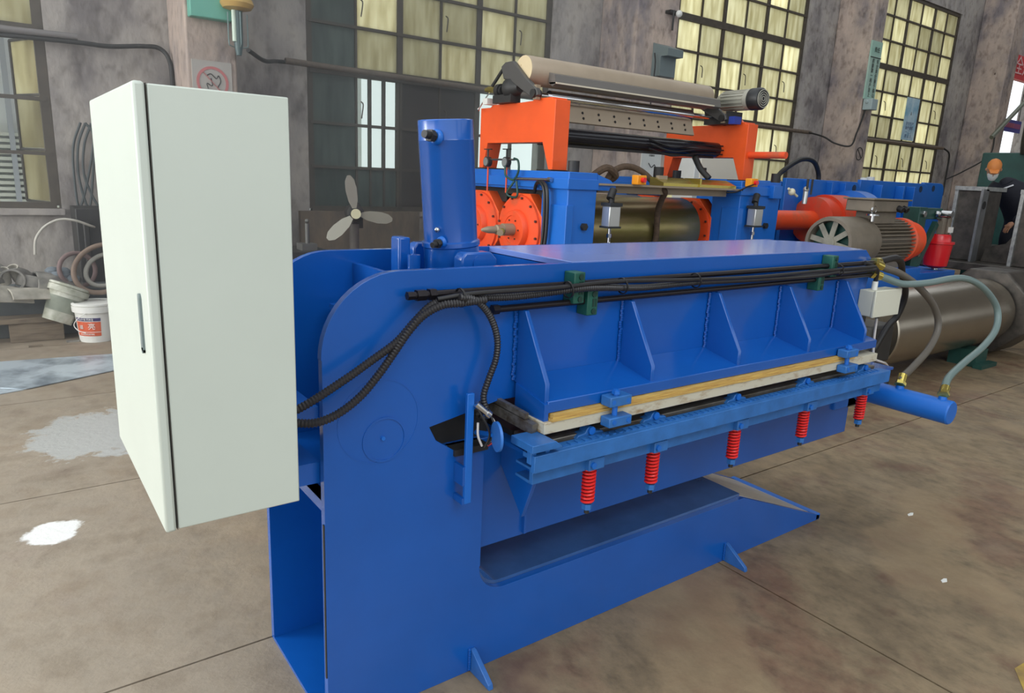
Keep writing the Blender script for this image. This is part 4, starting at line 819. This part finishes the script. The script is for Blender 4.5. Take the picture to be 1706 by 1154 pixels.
single(MB().box(.88, 1.02, 6.55, 6.78, 2.2, 2.33), 'cable_box', DARK, 'small dark box at the end of the cable above the cabinet', 'box', bev=.01)
pole('wall_cable', [(18.3, 6.66, 2.72), (18.5, 6.6, 2.6), (18.55, 6.6, 2.3), (18.55, 6.6, 1.6)], .02, BLACK, 'black cable dropping right of the last window', 'cable')
pole('wall_cable', [(18.6, 6.6, 2.0), (18.95, 6.4, 2.2), (19.25, 6.0, 2.6), (19.3, 5.98, 3.1)], .016, DARK, 'thin cable sagging from the window corner to the doorway pilaster', 'cable')
pole('steel_pole', [(19.18, 6.0, 3.02), (21.4, 6.0, 4.40)], .05, mat('pole_grey', (120, 124, 110), .5, metal=.3), 'slanting grey pole crossing the doorway below the banner', sub=1)
pole('floor_hose', [(8.0, 4.1, 1.3), (8.3, 4.3, 1.60), (8.5, 4.5, 1.75), (8.67, 4.5, 1.88), (9.02, 4.5, 2.02), (9.33, 4.5, 2.01), (9.50, 4.5, 1.86), (9.54, 4.5, 1.70), (9.54, 4.5, 1.5)], .035, BLACK, 'thick black hose arching above the blue reducer', 'hose')
# caged lamp and teal box on first pilaster
t = thing('caged_lamp', 'wall lamp with amber top and wire cage at the top of the first pilaster', 'lamp', (1.45, 5.9, 2.6))
MB().lathe((1.47, 5.86, 3.02), (0, 0, 1), [(0, 0), (.0, .05), (.02, .13), (.06, .155), (.10, .14), (.14, 0)], 28).build('amber_dome', AMBER, t)
MB().lathe((1.47, 5.86, 2.62), (0, 0, 1), [(0, 0), (0, .025), (.10, .042), (.40, .046)], 20).build('lamp_tube', mat('tube_dark', (84, 104, 106), .4), t)
MB().cyl((1.43, 5.84, 2.74), (1.43, 5.84, 3.02), .022, n=12).build('lamp_neck', mat('neck_pale', (206, 222, 206), .4), t)
for dx, dy in ((-.09, 0), (.09, 0), (0, -.09), (0, .09)):
    MB().tube([(1.47+dx, 5.86+dy, 3.0), (1.47+dx, 5.86+dy, 2.74), (1.47+dx*.8, 5.86+dy*.8, 2.70), (1.47, 5.86, 2.69)], .006, 6, 5).build('cage_wire', mat('cage', (120, 140, 140), .4, metal=.5), t)
MB().box(1.45, 1.49, 5.9, 6.06, 2.95, 2.99).build('bracket', DARK, t)
single(MB().box(1.06, 1.45, 5.93, 6.05, 2.93, 3.4), 'distribution_box', TEALP, 'teal metal box fixed high on the first pilaster', 'box', bev=.01)
t = thing('no_smoking_sign', 'faded round no smoking sign painted white and red on the first pilaster', 'sign', (1.25, 6.03, 2.2))
MB().box(1.07, 1.44, 6.035, 6.05, 2.14, 2.56).build('sign_plate', mat('faded_plate', (178, 174, 168), .8), t)
MB().ring((1.255, 6.034, 2.36), (0, -1, 0), .125, .15, 0, .004, 40).bar((1.17, 6.032, 2.45), (1.34, 6.032, 2.27), .004, .02, (0, 1, 0)).build('red_ring', SIGNR, t, kind='stuff')
MB().tube([(1.20, 6.031, 2.42), (1.24, 6.031, 2.44), (1.29, 6.031, 2.40), (1.31, 6.031, 2.43), (1.33, 6.031, 2.38), (1.30, 6.031, 2.32)], .004, 6, 5).tube([(1.24, 6.031, 2.40), (1.25, 6.031, 2.33), (1.20, 6.031, 2.35), (1.21, 6.031, 2.30)], .004, 6, 4).build('cigarette_drawing', INK, t, kind='stuff')
# second pilaster: hooded box, insulator, poster
t = thing('cable_hood', 'grey sheet metal cable hood on the second pilaster', 'box', (7.55, 5.95, 3.2))
MB().prism([(5.75, 3.46), (6.05, 3.56), (6.05, 3.10), (5.88, 3.10), (5.88, 3.36), (5.75, 3.36)], 'x', 7.36, 7.68).build('hood', mat('hood_grey', (110, 122, 122), .5), t)
MB().tube([(7.30, 5.95, 3.4), (7.28, 5.9, 3.2), (7.30, 5.95, 2.6)], .01, 6, 4).build('lead', DARK, t)
t = thing('insulator_bracket', 'small iron bracket with porcelain insulator above the cable hood', 'bracket', (7.62, 5.9, 3.9))
MB().box(7.55, 7.75, 5.95, 6.05, 3.98, 4.02).cyl((7.62, 5.95, 3.75), (7.62, 5.95, 4.02), .015, n=8).build('iron_arm', DARK, t)
MB().sphere((7.70, 5.92, 3.98), .05, 10).build('insulator', WHITE, t)
t = thing('safety_notice', 'white safety notice with black heading hung on the second pilaster', 'notice', (7.6, 6.03, 1.5))
MB().box(7.30, 7.72, 6.03, 6.05, 1.45, 2.12).build('notice_board', PAPER, t)
MB().box(7.36, 7.66, 6.026, 6.031, 2.02, 2.09).build('heading_frame', INK, t); MB().box(7.365, 7.655, 6.024, 6.027, 2.025, 2.085).build('heading_ground', PAPER, t)
text('当心机械', .062, INK, t, (7.51, 6.022, 2.055), (PI/2, 0, 0)); text('注意安全', .03, INK, t, (7.51, 6.028, 1.99), (PI/2, 0, 0))
MB().tube([(7.45, 6.027, 1.88), (7.52, 6.027, 1.82), (7.58, 6.027, 1.86), (7.62, 6.027, 1.78)], .006, 6, 5).build('line_drawing', INK, t)
# third pilaster: slogan board
t = thing('slogan_board', 'tall pale green slogan board with two vertical columns of writing on the third pilaster', 'board', (13.4, 6.03, 3.3))
MB().box(13.2, 13.58, 6.02, 6.05, 3.35, 4.40).build('board_face', mat('pale_green_board', (184, 202, 190), .5, rgb2=(150, 190, 176), scale=1.5), t)
MB().box(13.2, 13.58, 6.012, 6.02, 4.10, 4.115).build('divider', INK, t)
text('责任', .10, INK, t, (13.40, 6.01, 4.24), (PI/2, 0, 0), ext=.001)
text('安\n全\n责\n任\n重\n于\n泰\n山', .088, INK, t, (13.48, 6.01, 3.73), (PI/2, 0, 0), ext=.001); text('质\n量\n第\n一\n用\n户\n至\n上', .088, INK, t, (13.32, 6.01, 3.73), (PI/2, 0, 0), ext=.001)
single(MB().box(13.2, 13.42, 5.85, 6.03, 3.14, 3.34).cyl((13.18, 5.95, 3.28), (13.22, 5.95, 3.28), .03, n=10), 'small_switch_box', mat('box_pale', (160, 176, 178), .5), 'small pale switch box below the slogan board', 'box', bev=.01)
t = thing('no_smoking_sign', 'small round black no smoking mark low on the third pilaster', 'sign', (13.35, 6.03, 2.2))
MB().ring((13.38, 6.045, 2.33), (0, -1, 0), .11, .125, 0, .004, 32).bar((13.30, 6.04, 2.41), (13.46, 6.04, 2.25), .003, .015, (0, 1, 0)).build('black_ring', INK, t, kind='stuff')
t = thing('window_poster', 'pale blue poster with lines of writing stuck on the last window', 'poster', (16.4, 6.75, 2.8))
MB().box(16.32, 16.90, 6.74, 6.75, 2.80, 3.72).build('poster_sheet', POSTER, t)
text('安全生产\n操作规程\n一 二 三\n四 五 六', .09, mat('ink_blue', (110, 130, 160), .6), t, (16.6, 6.735, 3.02), (PI/2, 0, 0), ext=.001)
# doorway banner and signs
t = thing('red_banner', 'red cloth banner with white slogan across the doorway at right', 'banner', (21.5, 6.3, 4.4))
MB().prism([(19.45, 5.12), (19.40, 4.50), (24.2, 4.50), (24.2, 5.05)], 'y', 6.28, 6.30).build('banner_cloth', BANNER, t); MB().box(19.4, 24.2, 6.27, 6.29, 4.50, 4.54).build('hem', mat('hem_pink', (230, 150, 140), .7), t)
text('安全是效益的保证', .46, mat('banner_white', (236, 190, 190), .7), t, (21.85, 6.27, 4.83), (PI/2, 0, 0), ext=.003)
t = thing('blue_sign', 'small blue and purple hanging sign in the doorway', 'sign', (21, 6.3, 3.3))
MB().box(20.15, 21.6, 6.29, 6.31, 3.28, 3.58).build('sign_face', PURP, t); MB().box(20.2, 21.55, 6.283, 6.29, 3.38, 3.50).build('sign_band', mat('sign_band', (150, 70, 120), .6), t)
text('消防通道', .12, mat('sign_ink', (190, 110, 120), .6), t, (20.9, 6.28, 3.44), (PI/2, 0, 0), ext=.001)
MB().cyl((20.4, 6.3, 3.58), (20.4, 6.3, 4.45), .01, n=6).cyl((21.4, 6.3, 3.58), (21.4, 6.3, 4.45), .01, n=6).build('cords', DARK, t)

# ------------------------------------------------------------------ under the second window: board, fan, vice bench
single(MB().box(2.25, 3.80, 6.45, 6.52, 0, 1.10), 'stained_panel', PLYB, 'stained brown plywood panel leaning under the dark window', 'panel')
t = thing('pedestal_fan', 'bare bladed industrial pedestal fan in front of the dark window', 'fan', (2.10, 4.6, 0))
MB().lathe((2.10, 4.6, 0), (0, 0, 1), [(0, .28), (.03, .27), (.05, .05), (.85, .05), (.85, .045), (1.1, .045)], 24).build('pedestal', mat('fan_grey', (86, 80, 76), .6, var=.3, scale=20), t)
MB().lathe((2.12, 4.70, 1.20), (-.2, -1, 0), [(0, .05), (.02, .075), (.16, .08), (.18, .05)], 20).sphere((2.13, 4.60, 1.27), .03, 8).box(2.08, 2.18, 4.58, 4.68, 1.06, 1.16).build('fan_motor', DARK, t)
hb = Vector((2.06, 4.48, 1.20)); fd = Vector((-.25, -1, 0)).normalized(); _, fu, fv = basis(fd)
MB().lathe(hb-fd*.03, fd, [(0, .03), (.05, .045), (.06, .045), (.06, 0)], 24).build('hub_cap', mat('hub_cream', (206, 202, 168), .5), t)
for an in (100, 222, -8):
    a = math.radians(an); d1 = Vector((math.cos(a)*1, 0, math.sin(a))); d1 = (d1-fd*d1.dot(fd)).normalized(); pp = fd.cross(d1)
    vs = []
    for r_, w_ in ((.05, .02), (.12, .045), (.22, .055), (.30, .045), (.345, .015)):
        for s_ in (-1, 1):
            for q in (-1, 1): vs.append(hb+d1*r_+pp*w_*s_+fd*(s_*w_*.35+q*.002))
    fs = []
    for i in range(4):
        b_ = i*4; fs += [(b_, b_+4, b_+6, b_+2), (b_+1, b_+3, b_+7, b_+5), (b_, b_+1, b_+5, b_+4), (b_+2, b_+6, b_+7, b_+3)]
    MB().add(vs, fs+[(0, 2, 3, 1), (16, 17, 19, 18)]).build('fan_blade', mat('blade_grey', (150, 148, 136), .5), t)
t = thing('vice_bench', 'dark steel bench with small vice left of the fan', 'bench', (1.65, 4.7, 0))
MB().box(1.3, 1.85, 4.5, 5.0, .78, .86).box(1.32, 1.38, 4.52, 4.98, 0, .78).box(1.77, 1.83, 4.52, 4.98, 0, .78).build('bench_frame', DARK, t, .005)
MB().box(1.60, 1.74, 4.6, 4.75, .86, .92).cyl((1.67, 4.66, .92), (1.67, 4.66, 1.1), .02, n=10).sphere((1.67, 4.66, 1.12), .022, 8).build('vice', mat('vice_grey', (100, 100, 98), .5, metal=.4), t)
t = thing('white_panel_cabinet', 'white framed panel cabinet standing behind the mill', 'cabinet', (8.7, 6.0, 0))
MB().box(8.0, 9.35, 5.6, 6.0, 0, 2.12).build('carcass', WHITE, t, .01)
MB().box(8.12, 9.08, 5.585, 5.6, .1, 2.04).build('door', mat('panel_ivory', (232, 222, 202), .5), t, .004)
MB().box(9.12, 9.16, 5.57, 5.6, .1, 2.04).box(9.22, 9.26, 5.57, 5.6, .1, 2.04).build('rail', ALU, t)
MB().box(8.18, 8.24, 5.57, 5.585, 1.75, 1.85).build('handle', DARK, t)

# ------------------------------------------------------------------ far right: workbench, fabricated frames, welder
t = thing('steel_workbench', 'dark oily steel workbench under the black fabricated frames', 'bench', (10.2, 2.3, 0))
MB().box(9.2, 12.5, 1.2, 3.0, .70, .80).build('bench_top', RUSTY, t, .01)
for x, y in ((9.3, 1.3), (9.3, 2.85), (12.3, 1.3), (12.3, 2.85)): MB().box(x, x+.12, y, y+.12, 0, .70).build('leg', RUSTY, t)
MB().box(9.25, 12.4, 1.3, 2.9, .30, .38).build('lower_shelf', RUSTY, t, .01)
def fab(loc, w_, h_, label, hole=True):
    t = thing('fabricated_frame', label, 'workpiece', loc)
    x, y, z = loc
    MB().box(x, x+.5, y-w_/2, y+w_/2, z, z+h_).build('web_plate', RUSTY, t, .01)
    f = MB().box(x-.14, x+.02, y-w_/2-.03, y-w_/2, z, z+h_+.02).build('flange_plate', mat('grey_flange', (132, 134, 136), .4, metal=.5, var=.3, scale=6), t)
    if hole: MB().cyl((x-.06, y-w_/2-.034, z+h_*.8), (x-.06, y-w_/2-.028, z+h_*.8), .05, n=24).build('bore', BLACK, f)
    MB().box(x-.06, x+.55, y-w_/2-.03, y+w_/2, z+h_, z+h_+.05).box(x-.04, x, y+w_/2-.04, y+w_/2, z, z+h_).build('weld_edge', SILV, t)
    return t
fab((9.5, 2.36, .80), .34, .88, 'dark fabricated steel frame with round hole left of the welder')
fab((9.35, 1.56, .80), .36, .86, 'dark fabricated steel frame at the right edge in front of the welder', False)
single(MB().prism([(1.5, .80), (2.15, .80), (2.12, .98), (1.9, 1.05), (1.72, 1.35), (1.5, 1.35)], 'x', 9.62, 9.66), 'gusset_workpiece', RUSTY, 'scuffed flat steel workpiece between the two dark frames', 'workpiece', bev=.004)
t = thing('press_column', 'dark green press with black motor behind the welder', 'machine', (12.2, 3.0, 0))
MB().box(12.0, 12.9, 2.45, 3.30, 0, 2.28).build('press_body', DGREEN, t, .02)
MB().lathe((12.0, 2.62, 2.45), (0, 0, 1), [(-.20, .16), (.0, .18), (.35, .18), (.40, .14), (.40, 0)], 24).box(11.9, 12.2, 2.2, 2.4, 2.2, 2.5).build('press_motor', BLACK, t)
single(MB().box(10.0, 11.6, 2.0, 3.0, .80, .92), 'steel_slab', RUSTY, 'dark steel slab on the workbench behind the frames', 'slab', bev=.01)

# welder: one skinned body, head, cap, mask, hands
t = thing('person', 'person in navy work jacket and orange cap with white mask bending over the frames', 'person', (10.75, 2.25, .92))
def skin(name, verts, edges, radii, M_, parent, sub=2):
    me = bpy.data.meshes.new(name); me.from_pydata(verts, edges, []); o = bpy.data.objects.new(name, me); COL.objects.link(o)
    mo_ = o.modifiers.new('s', 'SKIN'); mo_.use_smooth_shade = True
    for i, r_ in enumerate(radii): me.skin_vertices[0].data[i].radius = (r_, r_*1.0) if not isinstance(r_, tuple) else r_
    me.skin_vertices[0].data[0].use_root = True
    sb = o.modifiers.new('u', 'SUBSURF'); sb.levels = sub; sb.render_levels = sub
    bpy.context.view_layer.update(); m2 = bpy.data.meshes.new_from_object(o.evaluated_get(bpy.context.evaluated_depsgraph_get()))
    bpy.data.objects.remove(o); off = Vector(parent['org'])
    for v_ in m2.vertices: v_.co -= off
    for p_ in m2.polygons: p_.use_smooth = True
    o = bpy.data.objects.new(name, m2); COL.objects.link(o); m2.materials.clear(); m2.materials.append(M_); o.parent = parent; o['org'] = parent['org']; return o
Vv = [(10.80, 2.18, 1.34), (10.72, 2.22, 1.52), (10.62, 2.27, 1.68), (10.56, 2.34, 1.78), (10.50, 2.42, 1.86),   # pelvis..neck
      (10.58, 2.50, 1.74), (10.45, 2.60, 1.52), (10.28, 2.50, 1.30),   # arm near left of picture
      (10.62, 2.12, 1.76), (10.52, 1.98, 1.52), (10.30, 2.10, 1.30),    # other arm
      (10.82, 2.29, 1.26), (10.72, 2.30, 1.05), (10.84, 2.30, .62), (10.82, 2.07, 1.26), (10.84, 2.06, 1.0), (10.92, 2.05, .62)]
Ee = [(0, 1), (1, 2), (2, 3), (3, 4), (2, 5), (5, 6), (6, 7), (2, 8), (8, 9), (9, 10), (0, 11), (11, 12), (12, 13), (0, 14), (14, 15), (15, 16)]
Rr = [.17, .17, .19, .12, .065, .11, .065, .05, .085, .065, .05, .11, .09, .06, .11, .09, .06]
skin('body', Vv, Ee, Rr, NAVY, t)
hd = Vector((10.42, 2.50, 1.98)); fw = Vector((-.75, -.35, -.55)).normalized(); sd = Vector((fw.y, -fw.x, 0)).normalized(); hu = sd.cross(fw) if sd.cross(fw).z > 0 else fw.cross(sd)
def hp(a, b, c): return hd+fw*a+sd*b+hu*c
def blob(name, prof, M_, par):
    "lofted rings: (height, half width, half depth, forward shift)"
    vs = []; fs = []; n = 20
    for c_, w_, d_, s_ in prof:
        for i in range(n): a = 2*PI*i/n; vs.append(hp(math.cos(a)*d_+s_, math.sin(a)*w_, c_))
    for j in range(len(prof)-1):
        for i in range(n): fs.append((j*n+i, j*n+(i+1) % n, (j+1)*n+(i+1) % n, (j+1)*n+i))
    fs += [tuple(range(n)), tuple((len(prof)-1)*n+i for i in range(n))]
    return MB().add(vs, fs).build(name, M_, par)
h_ = blob('head', [(-.135, .03, .03, .045), (-.12, .05, .055, .03), (-.08, .066, .078, .015), (-.03, .076, .094, .004), (.02, .08, .10, 0), (.07, .074, .094, -.004), (.11, .05, .066, -.008), (.125, .02, .03, -.01)], SKIN, t)
MB().add([hp(.095, -.014, -.035), hp(.095, .014, -.035), hp(.128, 0, -.038), hp(.10, 0, .02)], [(0, 1, 2), (0, 2, 3), (1, 3, 2), (0, 3, 1)]).build('nose', SKIN, h_)
for q in (-1, 1):
    MB().sphere(hp(.084, .032*q, .005), .011, 8).build('eye', INK, h_); MB().sphere(hp(-.005, .082*q, -.01), .024, 8, 1, .5, .7).build('ear', SKIN, h_)
blob('cap', [(.035, .086, .106, -.002), (.07, .083, .103, -.006), (.105, .064, .08, -.008), (.132, .034, .04, -.01), (.138, .006, .006, -.01)], ORC, t)
MB().add([hp(.09, -.06, .04), hp(.09, .06, .04), hp(.16, .04, .03), hp(.16, -.04, .03), hp(.09, -.06, .048), hp(.09, .06, .048), hp(.16, .04, .036), hp(.16, -.04, .036)], [(0, 1, 2, 3), (4, 7, 6, 5), (0, 4, 5, 1), (1, 5, 6, 2), (2, 6, 7, 3), (3, 7, 4, 0)]).build('cap_peak', ORC, t)
blob('face_mask', [(-.125, .045, .05, .045), (-.09, .060, .066, .044), (-.05, .066, .074, .040), (-.025, .060, .066, .048)], WHITE, t)
for (hx, hy, hz), s_ in (((10.28, 2.50, 1.30), 1), ((10.30, 2.10, 1.30), -1)):
    o_ = Vector((hx, hy, hz)); dn = Vector((-.55, -.25*s_, -.6)).normalized(); la = Vector((.1, 1, 0)).normalized()
    HV = [o_, o_+dn*.05, o_+dn*.09]; HE = [(0, 1), (1, 2)]; HR = [.03, .036, .034]
    for f_ in range(4):
        b_ = len(HV); rt = o_+dn*.09+la*(f_-1.5)*.019; ln = (.07, .078, .074, .058)[f_]
        HV += [rt+dn*.012, rt+dn*ln*.6+Vector((0, 0, -.01)), rt+dn*ln+Vector((.02, 0, -.03))]; HE += [(2, b_), (b_, b_+1), (b_+1, b_+2)]; HR += [.010, .009, .008]
    b_ = len(HV); HV += [o_+dn*.05-la*.035*s_, o_+dn*.085-la*.055*s_]; HE += [(1, b_), (b_, b_+1)]; HR += [.012, .009]
    skin('hand', [tuple(v_) for v_ in HV], HE, HR, SKIN, t, 1)
for p_, q_ in (((10.42, 2.40, 1.70), (10.45, 2.24, 1.78)), ((10.40, 2.56, 1.52), (10.44, 2.46, 1.58))): MB().bar(p_, q_, .01, .018).build('reflective_stripe', mat('stripe', (200, 200, 206), .4), t)

for o in bpy.data.objects:
    g = {'metal_sheet': 'metal sheets on the floor', 'timber_block': 'timber blocks under the plank', 'scrap_sheet': 'curved scrap sheets on the plank', 'paint_bucket': 'plastic buckets by the scrap pile',
         'rubber_hoop': 'rubber hoops leaning on the scrap', 'pipe_stub': 'pipe stubs in the scrap', 'hanging_cable': 'cable loops on the wall', 'conduit_pipe': 'conduit pipes along the wall', 'wall_cable': 'cables along the wall',
         'hydraulic_hose': 'hydraulic hoses at the beam end', 'corrugated_conduit': 'corrugated conduits on the beam', 'fabricated_frame': 'fabricated frames on the workbench', 'paper_scrap': 'paper scraps on the floor', 'floor_debris': 'chips on the floor', 'no_smoking_sign': 'no smoking signs on the pilasters'}.get(o.name.split('.')[0])
    if g and o.parent is None and 'group' not in o: o['group'] = g
for o in bpy.data.objects:
    if 'org' in o: del o['org']
